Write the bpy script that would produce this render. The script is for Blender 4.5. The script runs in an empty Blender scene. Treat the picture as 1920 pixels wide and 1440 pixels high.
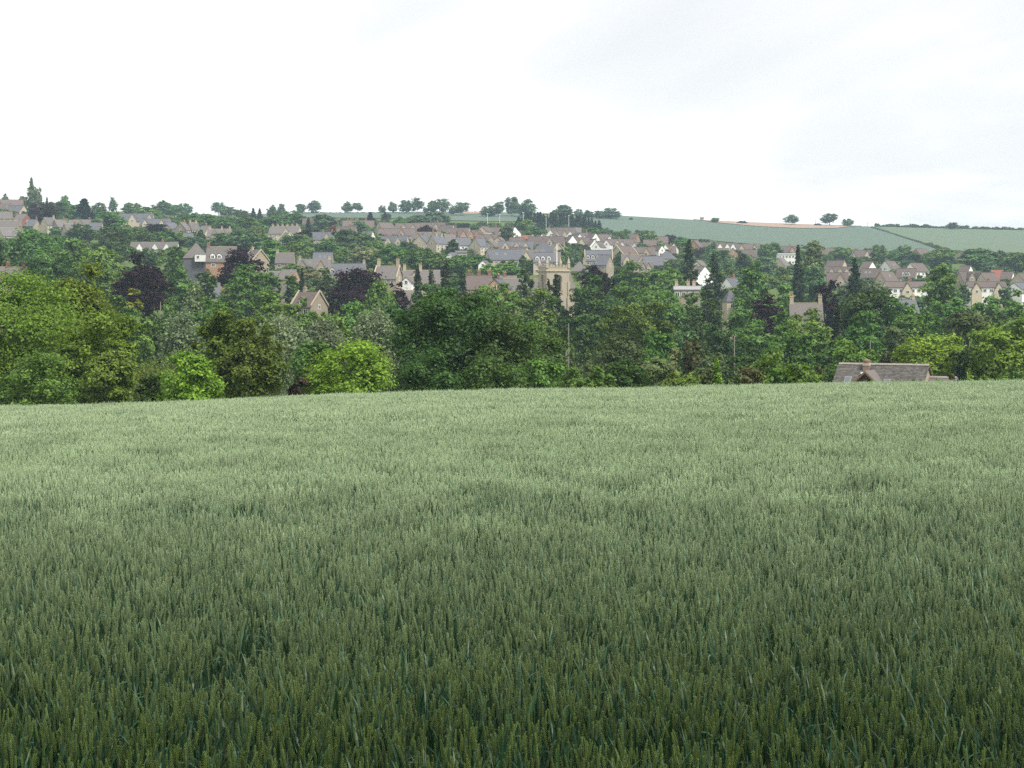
import bpy, math, random
import numpy as np
from mathutils import Vector, Matrix

# ------------------------------------------------------------------ camera, world, sun, exposure
F = 3348.0            # focal length in photograph pixels (1920 wide)
HOR = 560.0           # eye-level row of the photograph
sc = bpy.context.scene
col = sc.collection
cam_d = bpy.data.cameras.new('camera')
cam = bpy.data.objects.new('camera', cam_d)
col.objects.link(cam)
cam.location = (0, 0, 0)
cam.rotation_euler = (math.radians(90), 0, 0)
cam_d.sensor_width = 36.0
cam_d.lens = 36.0 * F / 1920.0
cam_d.shift_y = -(720 - HOR) / 1920.0
cam_d.clip_start = 0.1
cam_d.clip_end = 20000
sc.camera = cam

TO_SUN = Vector((0.42, -0.40, 0.82)).normalized()
world = bpy.data.worlds.new('World')
sc.world = world
world.use_nodes = True
wn, wl = world.node_tree.nodes, world.node_tree.links
wn.clear()
w_out = wn.new('ShaderNodeOutputWorld')
w_bg = wn.new('ShaderNodeBackground'); w_bg.inputs[1].default_value = 0.1
sky = wn.new('ShaderNodeTexSky'); sky.sky_type = 'NISHITA'; sky.sun_disc = False
sky.sun_elevation = math.asin(TO_SUN.z); sky.sun_rotation = math.atan2(TO_SUN.x, TO_SUN.y)
tc = wn.new('ShaderNodeTexCoord')
sep = wn.new('ShaderNodeSeparateXYZ'); wl.new(tc.outputs['Generated'], sep.inputs[0])
zab = wn.new('ShaderNodeMath'); zab.operation = 'ABSOLUTE'; wl.new(sep.outputs[2], zab.inputs[0])
zad = wn.new('ShaderNodeMath'); zad.operation = 'ADD'; zad.inputs[1].default_value = 0.20; wl.new(zab.outputs[0], zad.inputs[0])
dx = wn.new('ShaderNodeMath'); dx.operation = 'DIVIDE'; wl.new(sep.outputs[0], dx.inputs[0]); wl.new(zad.outputs[0], dx.inputs[1])
dy = wn.new('ShaderNodeMath'); dy.operation = 'DIVIDE'; wl.new(sep.outputs[1], dy.inputs[0]); wl.new(zad.outputs[0], dy.inputs[1])
cmb = wn.new('ShaderNodeCombineXYZ'); wl.new(dx.outputs[0], cmb.inputs[0]); wl.new(dy.outputs[0], cmb.inputs[1])
cmb.inputs[2].default_value = 19.6
cn = wn.new('ShaderNodeTexNoise'); cn.inputs['Scale'].default_value = 0.62; cn.inputs['Detail'].default_value = 6
cn.inputs['Roughness'].default_value = 0.52; cn.inputs['Distortion'].default_value = 0.35
wl.new(cmb.outputs[0], cn.inputs['Vector'])
cr = wn.new('ShaderNodeValToRGB'); wl.new(cn.outputs[0], cr.inputs[0])
e = cr.color_ramp.elements
e[0].position = 0.29; e[0].color = (2.62, 2.68, 2.72, 1)
e[1].position = 0.47; e[1].color = (3.9, 3.92, 3.9, 1)
k = cr.color_ramp.elements.new(0.39); k.color = (3.0, 3.03, 3.05, 1)
cv = wn.new('ShaderNodeMix'); cv.data_type = 'RGBA'; cv.inputs[0].default_value = 0.97
wl.new(sky.outputs[0], cv.inputs[6]); wl.new(cr.outputs[0], cv.inputs[7])
wl.new(cv.outputs[2], w_bg.inputs[0]); wl.new(w_bg.outputs[0], w_out.inputs[0])

sun_d = bpy.data.lights.new('sun', 'SUN')
sun_d.energy = 1.5; sun_d.angle = math.radians(14); sun_d.color = (1.0, 0.95, 0.87)
sun = bpy.data.objects.new('sun', sun_d); col.objects.link(sun)
sun.rotation_euler = TO_SUN.to_track_quat('Z', 'Y').to_euler()

vs = sc.view_settings
vs.view_transform = 'Standard'; vs.look = 'None'; vs.gamma = 1.0; vs.use_curve_mapping = False
vs.exposure = 1.72
sc.cycles.use_denoising = False
sc.cycles.sample_clamp_indirect = 3.0
sc.cycles.max_bounces = 6
sc.cycles.diffuse_bounces = 3
sc.cycles.glossy_bounces = 2
sc.cycles.transmission_bounces = 3
sc.cycles.volume_bounces = 1
sc.cycles.transparent_max_bounces = 4

# ------------------------------------------------------------------ terrain: height of the ground under (x, y)
COLS = np.array([-900, 0, 300, 540, 740, 960, 1200, 1440, 1680, 1920, 2800], float)
EDGE = np.array([800, 763, 755, 744, 737, 731, 727, 721, 717, 713, 705], float)   # row of the crop's far edge
WHEAT = 0.75
DS = np.array([-200, 0, 6, 25, 45, 66, 80, 110, 155, 200, 250, 300, 350, 434, 520, 600, 700, 850, 1000, 1150, 1300, 1500, 1650, 1800, 2200, 3600], float)
FAR_C = np.array([-900, 0, 480, 960, 1440, 1920, 2800], float)
FAR_Z = np.array([
 [-11.5, -14, -16, -17, -17, -14, -7, 3, 13, 28, 43, 55, 62, 64, 62, 58, 48, 40],
 [-11.5, -14, -16, -17, -17, -14, -7, 2, 11, 25, 40, 53, 61, 65, 64, 60, 50, 40],
 [-11.0, -13.5, -16, -17.5, -17.5, -15, -8, 1, 10, 21, 35, 47, 57, 69, 77, 75, 60, 45],
 [-10.5, -13, -15.5, -17.5, -18, -16.5, -11, -2, 8, 18, 30, 41, 52, 68, 79, 80, 70, 50],
 [-10.5, -13, -15.5, -17.5, -18, -16.5, -12, -4, 3, 11, 20, 30, 41, 57, 69, 70, 60, 50],
 [-11.0, -13.5, -16, -18, -18.5, -17, -13, -6, 0, 8, 16, 25, 35, 50, 62.5, 63, 55, 45],
 [-11.0, -13.5, -16, -18, -18.5, -17, -13, -6, -1, 6, 13, 21, 30, 44, 56, 57, 50, 42]], float)

def pchip(xp, fp, x):
    h = np.diff(xp); dl = np.diff(fp) / h
    m = np.zeros_like(fp)
    for i in range(1, len(xp) - 1):
        if dl[i-1] * dl[i] > 0:
            w1 = 2*h[i] + h[i-1]; w2 = h[i] + 2*h[i-1]
            m[i] = (w1 + w2) / (w1 / dl[i-1] + w2 / dl[i])
    m[0] = dl[0]; m[-1] = dl[-1]
    x = np.clip(x, xp[0], xp[-1])
    i = np.clip(np.searchsorted(xp, x) - 1, 0, len(xp) - 2)
    t = (x - xp[i]) / h[i]
    return ((2*t**3 - 3*t**2 + 1)*fp[i] + (t**3 - 2*t**2 + t)*h[i]*m[i] + (-2*t**3 + 3*t**2)*fp[i+1] + (t**3 - t**2)*h[i]*m[i+1])

GC = np.linspace(-900, 2800, 186)
GD = np.concatenate([np.linspace(-200, 0, 3), np.linspace(2, 160, 80), np.linspace(170, 700, 107), np.linspace(710, 3600, 290)])
e_c = pchip(COLS, EDGE, GC)
far_c = np.stack([pchip(FAR_C, FAR_Z[:, j], GC) for j in range(FAR_Z.shape[1])], 1)
GZ = np.zeros((len(GC), len(GD)))
for i in range(len(GC)):
    z66 = -(e_c[i] - HOR) / F * 66 - WHEAT
    near = [-2.40, -2.40, -2.42, -2.42 + (z66+2.42)*.30, -2.42 + (z66+2.42)*.63, z66, z66 - 0.95, z66 - 3.3]
    GZ[i] = pchip(DS, np.concatenate([near, far_c[i]]), GD)

def ground(x, y):
    x = np.asarray(x, float); y = np.asarray(y, float)
    c = 960 + F * x / np.maximum(y, 25.0)
    ci = np.clip((c - GC[0]) / (GC[1] - GC[0]), 0, len(GC) - 1.001)
    di = np.interp(y, GD, np.arange(len(GD)))
    di = np.clip(di, 0, len(GD) - 1.001)
    i = ci.astype(int); j = di.astype(int); a = ci - i; b = di - j
    z = (GZ[i, j]*(1-a)*(1-b) + GZ[i+1, j]*a*(1-b) + GZ[i, j+1]*(1-a)*b + GZ[i+1, j+1]*a*b)
    return z

def px(x, d):            # photograph column at distance d -> world x
    return (x - 960) / F * d
def pz(row, d):
    return (HOR - row) / F * d
SD = np.arange(440, 1700, 2.0)
def solve(x, row, h=0.0):    # distance on the far slope where something of height h reaches this row
    xs = px(x, SD)
    r = HOR - (ground(xs, SD) + h) / SD * F
    hit = np.nonzero(r <= row)[0]
    return float(SD[hit[0]]) if len(hit) else float(SD[np.argmin(r)])

# ------------------------------------------------------------------ materials
MATS = {}
def new_mat(name):
    m = bpy.data.materials.new(name); m.use_nodes = True
    n = m.node_tree.nodes; n.clear()
    return m, n, m.node_tree.links
def val(n, l, a, fac, b, blend='MIX'):
    x = n.new('ShaderNodeMix'); x.data_type = 'RGBA'; x.blend_type = blend
    for s, v in ((0, fac), (6, a), (7, b)):
        if hasattr(v, 'links'): l.new(v, x.inputs[s])
        else: x.inputs[s].default_value = v
    return x.outputs[2]
def c4(c, k=1.0): return (c[0]*k, c[1]*k, c[2]*k, 1)

def leaf_mat(key, c, trans=0.32, warm=0.25, gloss=0.012):
    m, n, l = new_mat('leaves_' + key)
    at = n.new('ShaderNodeAttribute'); at.attribute_name = 'v'
    oi = n.new('ShaderNodeObjectInfo')
    hi = (c[0]*1.58 + warm*0.03, c[1]*1.5, c[2]*1.3)
    base = val(n, l, c4(c, 0.6), at.outputs['Fac'], c4(hi))
    hs = n.new('ShaderNodeHueSaturation'); hs.inputs['Saturation'].default_value = 1.0
    mr = n.new('ShaderNodeMapRange'); mr.inputs[3].default_value = 0.482; mr.inputs[4].default_value = 0.518
    l.new(oi.outputs['Random'], mr.inputs[0]); l.new(mr.outputs[0], hs.inputs['Hue'])
    mv = n.new('ShaderNodeMapRange'); mv.inputs[3].default_value = 0.82; mv.inputs[4].default_value = 1.2
    sw = n.new('ShaderNodeMath'); sw.operation = 'MULTIPLY'; sw.inputs[1].default_value = 7.31; l.new(oi.outputs['Random'], sw.inputs[0])
    fr = n.new('ShaderNodeMath'); fr.operation = 'FRACT'; l.new(sw.outputs[0], fr.inputs[0])
    l.new(fr.outputs[0], mv.inputs[0]); l.new(mv.outputs[0], hs.inputs['Value']); l.new(base, hs.inputs['Color'])
    df = n.new('ShaderNodeBsdfDiffuse'); l.new(hs.outputs[0], df.inputs[0])
    tr = n.new('ShaderNodeBsdfTranslucent'); l.new(hs.outputs[0], tr.inputs[0])
    mx = n.new('ShaderNodeMixShader'); mx.inputs[0].default_value = trans
    l.new(df.outputs[0], mx.inputs[1]); l.new(tr.outputs[0], mx.inputs[2])
    gl = n.new('ShaderNodeBsdfGlossy'); gl.inputs['Roughness'].default_value = 0.45
    m2 = n.new('ShaderNodeMixShader'); m2.inputs[0].default_value = gloss
    l.new(mx.outputs[0], m2.inputs[1]); l.new(gl.outputs[0], m2.inputs[2])
    o = n.new('ShaderNodeOutputMaterial'); l.new(m2.outputs[0], o.inputs[0])
    MATS[key] = m
for kname, c in dict(deep=(0.0575, 0.1150, 0.0276), mid=(0.0918, 0.1882, 0.0403), yel=(0.1220, 0.2050, 0.0280), lime=(0.1550, 0.2550, 0.0300),
                     olive=(0.1058, 0.1633, 0.0299), silver=(0.1624, 0.2240, 0.1254), sage=(0.1200, 0.1750, 0.0750), con=(0.0240, 0.0500, 0.0220),
                     bright=(0.1232, 0.2255, 0.0462), gold=(0.1840, 0.2070, 0.0345), rust=(0.0920, 0.1000, 0.0360), dull=(0.0820, 0.1200, 0.0450),
                     cream=(0.2200, 0.2420, 0.1100), red=(0.1980, 0.0630, 0.0450), blue=(0.0902, 0.1705, 0.0726)).items():
    leaf_mat(kname, c)
leaf_mat('copper', (.024, .0095, .0165), trans=0.12, warm=0.05, gloss=.004)
leaf_mat('choc', (.030, .022, .014), trans=0.2)

def plain_mat(key, c, rough=0.85, var=0.25, scale=3.0, bump=0.0, rand=0.12, spec=0.3, metal=0.0, coord='Object', c2=None):
    m, n, l = new_mat(key)
    t = n.new('ShaderNodeTexCoord'); nz = n.new('ShaderNodeTexNoise')
    nz.inputs['Scale'].default_value = scale; nz.inputs['Detail'].default_value = 6; nz.inputs['Roughness'].default_value = 0.65
    l.new(t.outputs[coord], nz.inputs['Vector'])
    n2 = n.new('ShaderNodeTexNoise'); n2.inputs['Scale'].default_value = scale*0.13; n2.inputs['Detail'].default_value = 3
    l.new(t.outputs[coord], n2.inputs['Vector'])
    hi = c4(c2) if c2 else c4(c, 1 + var)
    b = val(n, l, c4(c, 1 - var), nz.outputs[0], hi)
    b = val(n, l, b, n2.outputs[0], c4(c, 1 + var*.5))
    oi = n.new('ShaderNodeObjectInfo')
    mr = n.new('ShaderNodeMapRange'); mr.inputs[3].default_value = 1 - rand; mr.inputs[4].default_value = 1 + rand
    l.new(oi.outputs['Random'], mr.inputs[0])
    hs = n.new('ShaderNodeHueSaturation'); l.new(mr.outputs[0], hs.inputs['Value']); l.new(b, hs.inputs['Color'])
    p = n.new('ShaderNodeBsdfPrincipled'); l.new(hs.outputs[0], p.inputs['Base Color'])
    p.inputs['Roughness'].default_value = rough; p.inputs['Specular IOR Level'].default_value = spec; p.inputs['Metallic'].default_value = metal
    if bump:
        bp = n.new('ShaderNodeBump'); bp.inputs['Strength'].default_value = bump; bp.inputs['Distance'].default_value = 0.05
        l.new(nz.outputs[0], bp.inputs['Height']); l.new(bp.outputs[0], p.inputs['Normal'])
    o = n.new('ShaderNodeOutputMaterial'); l.new(p.outputs[0], o.inputs[0])
    MATS[key] = m
    return m
plain_mat('stone', (0.2924, 0.2451, 0.1849), scale=2.2, bump=.4)
plain_mat('towerstone', (.335, .290, .220), scale=1.6, var=.35, bump=.5, rand=0.03)
plain_mat('creamwall', (0.4300, 0.3698, 0.2709), scale=1.5, var=.12)
plain_mat('whitewall', (.74, .73, .69), scale=1.2, var=.08)
plain_mat('brickwall', (0.3096, 0.1849, 0.1161), scale=4, var=.25)
plain_mat('orangewall', (0.3612, 0.2236, 0.1505), scale=4, var=.18)
plain_mat('slate', (0.0874, 0.0902, 0.1030), scale=2.5, var=.3, rough=.7)
plain_mat('brownroof', (0.1058, 0.0828, 0.0754), scale=2.5, var=.3)
plain_mat('greyroof', (0.1196, 0.1076, 0.1012), scale=2.5, var=.3)
plain_mat('redroof', (0.2116, 0.0828, 0.0626), scale=2.5, var=.3)
plain_mat('slates', (.120, .105, .098), scale=1.2, var=.35, rand=.02, c2=(.17, .15, .14))
plain_mat('lead', (0.2760, 0.2760, 0.2852), scale=2, var=.1)
plain_mat('brickstack', (0.2150, 0.1161, 0.0860), scale=4)
plain_mat('stonestack', (0.3612, 0.3096, 0.2236), scale=3)
plain_mat('clay', (0.3440, 0.1892, 0.1204), scale=5)
plain_mat('whitepaint', (.80, .80, .78), scale=1, var=.04, rough=.5)
plain_mat('darkwood', (.060, .032, .024), scale=4)
plain_mat('woodpole', (.20, .185, .155), scale=3)
plain_mat('bark', (.085, .070, .052), scale=3, bump=.5)
plain_mat('metalpole', (.62, .64, .66), scale=1, var=.05)
plain_mat('flag', (.75, .75, .75), scale=1, var=.05)
g = plain_mat('glass', (.025, .03, .035), rough=.12, var=.1, spec=.6)
plain_mat('skyglass', (.10, .12, .14), rough=.08, var=.1, spec=.8)
plain_mat('cropfield', (0.0704, 0.1074, 0.0722), scale=.012, var=.14, coord='Object', rand=0)
plain_mat('cropfield2', (0.0836, 0.1214, 0.0704), scale=.02, var=.12, coord='Object', rand=0)
plain_mat('soilfield', (0.2728, 0.1892, 0.1364), scale=.02, var=.12, coord='Object', rand=0)
plain_mat('grassland', (.085, .140, .045), scale=.05, var=.35, coord='Object', rand=0, c2=(.20, .22, .085))
plain_mat('meadow', (.26, .30, .12), scale=.3, var=.2, coord='Object', rand=0)

# ------------------------------------------------------------------ helpers
def mesh_np(name, V, Q, mat, v=None, nside=4):
    me = bpy.data.meshes.new(name)
    V = np.ascontiguousarray(V, np.float32); Q = np.ascontiguousarray(Q, np.int32)
    nf = len(Q)
    me.vertices.add(len(V)); me.vertices.foreach_set('co', V.ravel())
    me.loops.add(nf * nside); me.loops.foreach_set('vertex_index', Q.ravel())
    me.polygons.add(nf); me.polygons.foreach_set('loop_start', np.arange(0, nf*nside, nside, dtype=np.int32))
    if v is not None:
        a = me.attributes.new('v', 'FLOAT', 'POINT'); a.data.foreach_set('value', np.ascontiguousarray(v, np.float32))
    me.update(calc_edges=True)
    for mm in (mat if isinstance(mat, (list, tuple)) else [mat]): me.materials.append(mm)
    return me

class MB:            # collects polygons into one mesh
    def __init__(s): s.V = []; s.Fc = []; s.M = []
    def poly(s, pts, mi=0):
        i = len(s.V); s.V += [tuple(p) for p in pts]; s.Fc.append(tuple(range(i, i+len(pts)))); s.M.append(mi)
    def box(s, x0, x1, y0, y1, z0, z1, mi=0, M=None):
        P = [(x0,y0,z0),(x1,y0,z0),(x1,y1,z0),(x0,y1,z0),(x0,y0,z1),(x1,y0,z1),(x1,y1,z1),(x0,y1,z1)]
        if M is not None: P = [tuple(M @ Vector(p)) for p in P]
        i = len(s.V); s.V += P
        for f in ((3,2,1,0),(4,5,6,7),(0,1,5,4),(1,2,6,5),(2,3,7,6),(3,0,4,7)):
            s.Fc.append(tuple(i+k for k in f)); s.M.append(mi)
    def prism(s, prof, a0, a1, axis=0, mi=0):    # profile (u,z) pushed along x (axis 0, u=y) or y (axis 1, u=x)
        i = len(s.V); n = len(prof)
        for a in (a0, a1):
            s.V += [((a, u, z) if axis == 0 else (u, a, z)) for u, z in prof]
        for k in range(n):
            s.Fc.append((i+k, i+(k+1) % n, i+n+(k+1) % n, i+n+k)); s.M.append(mi)
        s.Fc.append(tuple(i+k for k in range(n))[::-1]); s.M.append(mi)
        s.Fc.append(tuple(i+n+k for k in range(n))); s.M.append(mi)
    def tube(s, pts, rad, n=7, mi=0):
        i = len(s.V); pts = [Vector(p) for p in pts]
        for k, p in enumerate(pts):
            t = (pts[min(k+1, len(pts)-1)] - pts[max(k-1, 0)]).normalized()
            a = t.orthogonal().normalized(); b = t.cross(a)
            for j in range(n):
                q = 2*math.pi*j/n
                s.V.append(tuple(p + (a*math.cos(q) + b*math.sin(q))*rad[k]))
        for k in range(len(pts)-1):
            for j in range(n):
                s.Fc.append((i+k*n+j, i+k*n+(j+1) % n, i+(k+1)*n+(j+1) % n, i+(k+1)*n+j)); s.M.append(mi)
        s.Fc.append(tuple(i+j for j in range(n))[::-1]); s.M.append(mi)
        s.Fc.append(tuple(i+(len(pts)-1)*n+j for j in range(n))); s.M.append(mi)
    def mesh(s, name, mats):
        me = bpy.data.meshes.new(name); me.from_pydata(s.V, [], s.Fc)
        for mm in (mats if isinstance(mats, (list, tuple)) else [mats]): me.materials.append(mm)
        if len(me.materials) > 1: me.polygons.foreach_set('material_index', s.M)
        me.update(); return me
    def build(s, name, mats, parent=None):
        return link(name, s.mesh(name, mats), parent)

def link(name, me, parent=None):
    o = bpy.data.objects.new(name, me); col.objects.link(o)
    if parent is not None: o.parent = parent
    return o
def thing(name, label, cat, loc, rz=0.0, group=None):
    o = bpy.data.objects.new(name, None); col.objects.link(o); o.empty_display_size = 1
    o.location = loc; o.rotation_euler = (0, 0, rz); o['label'] = label; o['category'] = cat
    if group: o['group'] = group
    return o
def tag(o, label, cat, group=None, kind=None):
    o['label'] = label
    if cat: o['category'] = cat
    if group: o['group'] = group
    if kind: o['kind'] = kind

# ------------------------------------------------------------------ the ground sheet and the fields on the hill
def spread(a, b, n, p): 
    t = np.linspace(-1, 1, n); s = np.sign(t)*np.abs(t)**p
    return a + (s + 1)/2*(b - a)
gx = spread(-2500, 2500, 181, 2.2)
gy = np.concatenate([np.linspace(-140, -5, 10), np.linspace(0, 120, 61), np.linspace(126, 700, 96), np.linspace(715, 3300, 130)])
XX, YY = np.meshgrid(gx, gy)
ZZ = ground(XX, YY)
nx, ny = len(gx), len(gy)
ids = np.arange(nx*ny).reshape(ny, nx)
Qd = np.stack([ids[:-1, :-1], ids[:-1, 1:], ids[1:, 1:], ids[1:, :-1]], -1).reshape(-1, 4)

gm, n, l = new_mat('ground_soil_and_grass')
geo = n.new('ShaderNodeNewGeometry'); sp = n.new('ShaderNodeSeparateXYZ'); l.new(geo.outputs['Position'], sp.inputs[0])
nz = n.new('ShaderNodeTexNoise'); nz.inputs['Scale'].default_value = .06; nz.inputs['Detail'].default_value = 8; l.new(geo.outputs['Position'], nz.inputs['Vector'])
nf = n.new('ShaderNodeTexNoise'); nf.inputs['Scale'].default_value = 4.0; nf.inputs['Detail'].default_value = 6; l.new(geo.outputs['Position'], nf.inputs['Vector'])
grass = val(n, l, (.050, .085, .028, 1), nz.outputs[0], (.135, .170, .062, 1))
soil = val(n, l, (.045, .035, .022, 1), nf.outputs[0], (.090, .075, .048, 1))
st = n.new('ShaderNodeMath'); st.operation = 'GREATER_THAN'; st.inputs[1].default_value = 82; l.new(sp.outputs[1], st.inputs[0])
cl = val(n, l, soil, st.outputs[0], grass)
p = n.new('ShaderNodeBsdfDiffuse'); l.new(cl, p.inputs[0])
o = n.new('ShaderNodeOutputMaterial'); l.new(p.outputs[0], o.inputs[0])
gr = link('ground', mesh_np('ground', np.stack([XX, YY, ZZ], -1).reshape(-1, 3), Qd, gm))
gr.data.polygons.foreach_set('use_smooth', np.ones(len(Qd), bool))
gr['kind'] = 'structure'

def field(name, colsx, dbot, dtop, mat, lift=0.5, nc=60, nr=24):
    cx = np.linspace(colsx[0], colsx[-1], nc)
    b = np.interp(cx, colsx, dbot); t = np.interp(cx, colsx, dtop)
    s = np.linspace(0, 1, nr)[:, None]
    D = b[None]*(1-s) + t[None]*s
    X = (cx[None] - 960)/F*D
    Z = ground(X, D) + lift
    i = np.arange(nr*nc).reshape(nr, nc)
    Q = np.stack([i[:-1, :-1], i[:-1, 1:], i[1:, 1:], i[1:, :-1]], -1).reshape(-1, 4)
    o = link(name, mesh_np(name, np.stack([X, D, Z], -1).reshape(-1, 3), Q, MATS[mat]))
    o['kind'] = 'structure'
    return o
def dist(x, row): return solve(x, row, 0.0)
HX = [(1636, 427), (1668, 437), (1700, 449), (1732, 460), (1764, 470)]       # hedge running down the hill
fa_cols = [1085, 1130, 1200, 1330, 1440, 1560, 1636, 1668, 1700, 1732, 1760]
fa_rows = [432, 438, 442, 452, 461, 470, 473, 473, 473, 473, 472]
field('green_crop_field', fa_cols, [dist(a, b) for a, b in zip(fa_cols, fa_rows)],
      [1655]*7 + [min(1655, dist(a, b)) for a, b in HX[1:4]] + [dist(1760, 470)], 'cropfield')
fb_cols = [1637, 1668, 1700, 1732, 1764, 1840, 1920, 2050, 2400]
field('pale_green_crop_field', fb_cols, [1645] + [dist(a, b) + 6 for a, b in HX[1:]] + [dist(1840, 474), dist(1920, 476), 1240, 1240],
      [1660]*9, 'cropfield2', lift=0.55)
field('ridge_crop_field', [470, 560, 700, 860, 960, 1000], [1420, 1420, 1440, 1400, 1400, 1420], [1655]*6, 'cropfield')
field('bare_soil_strip', [1300, 1345, 1420, 1500, 1570, 1615], [1625, 1575, 1550, 1545, 1565, 1630], [1662]*6, 'soilfield', lift=0.9)
field('bare_soil_patch', [868, 880, 905, 922], [1560, 1556, 1560, 1575], [1662]*4, 'soilfield', lift=0.9)
field('valley_meadow', [1040, 1090, 1130, 1180], [230, 225, 225, 230], [330, 335, 335, 330], 'meadow', lift=0.25)

# ------------------------------------------------------------------ trees
UP = np.array([0, 0, 1.0])
def unit(a): return a / np.maximum(np.linalg.norm(a, axis=-1, keepdims=True), 1e-6)

def leaf_cloud(P, n, s, rng, lps=15, spread=.235, up=.4, shell=(.72, 1.06), rag=1.0, hang=0.0):
    """P: puffs (m,6) centre + radii.  returns quad corners (n,4,3) and a tint per quad"""
    P = np.asarray(P, float)
    C, R = P[:, :3], P[:, 3:]
    cc = C.mean(0)
    area = (R.prod(1))**(2/3); pr = area/area.sum()
    ns = max(4, int(n*.86)//lps)
    k = rng.choice(len(P), ns, p=pr)
    out = unit(C[k] - cc)
    d = unit(rng.normal(size=(ns, 3)) + out*.7 + UP*.6)
    sub = C[k] + R[k]*d*rng.uniform(shell[0], shell[1], (ns, 1))*rag
    sr = R[k].mean(1)*spread*rng.uniform(.6, 1.4, ns)
    tint = rng.normal(.42, .20, ns)
    g = rng.normal(size=(ns, lps, 3))*np.array([1, 1, .62])
    pos = sub[:, None] + g*sr[:, None, None]
    pos[..., 2] -= np.abs(rng.normal(size=(ns, lps)))*hang
    nor = unit(d[:, None]*.85 + UP*up + rng.normal(size=(ns, lps, 3))*.42)
    v = tint[:, None] + rng.normal(0, .16, (ns, lps))
    pos = pos.reshape(-1, 3); nor = nor.reshape(-1, 3); v = v.ravel()
    sz = s*rng.uniform(.6, 1.35, len(pos))
    ni = max(4, int(n*.14))                              # leaves inside the crown, on the twigs
    k = rng.choice(len(P), ni, p=pr)
    pi = C[k] + R[k]*unit(rng.normal(size=(ni, 3)))*rng.uniform(0, .7, (ni, 1))
    pos = np.concatenate([pos, pi]); nor = np.concatenate([nor, unit(rng.normal(size=(ni, 3)) + UP*.5)])
    v = np.concatenate([v, rng.normal(.4, .2, ni)]); sz = np.concatenate([sz, s*rng.uniform(1.0, 2.0, ni)])
    a = unit(np.cross(nor, rng.normal(size=nor.shape))); b = np.cross(nor, a)
    a = a*sz[:, None]; b = b*(sz*.58)[:, None]
    q = np.stack([pos+a, pos+b, pos-a, pos-b], 1)
    return q, np.clip(v, 0, 1)

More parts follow.
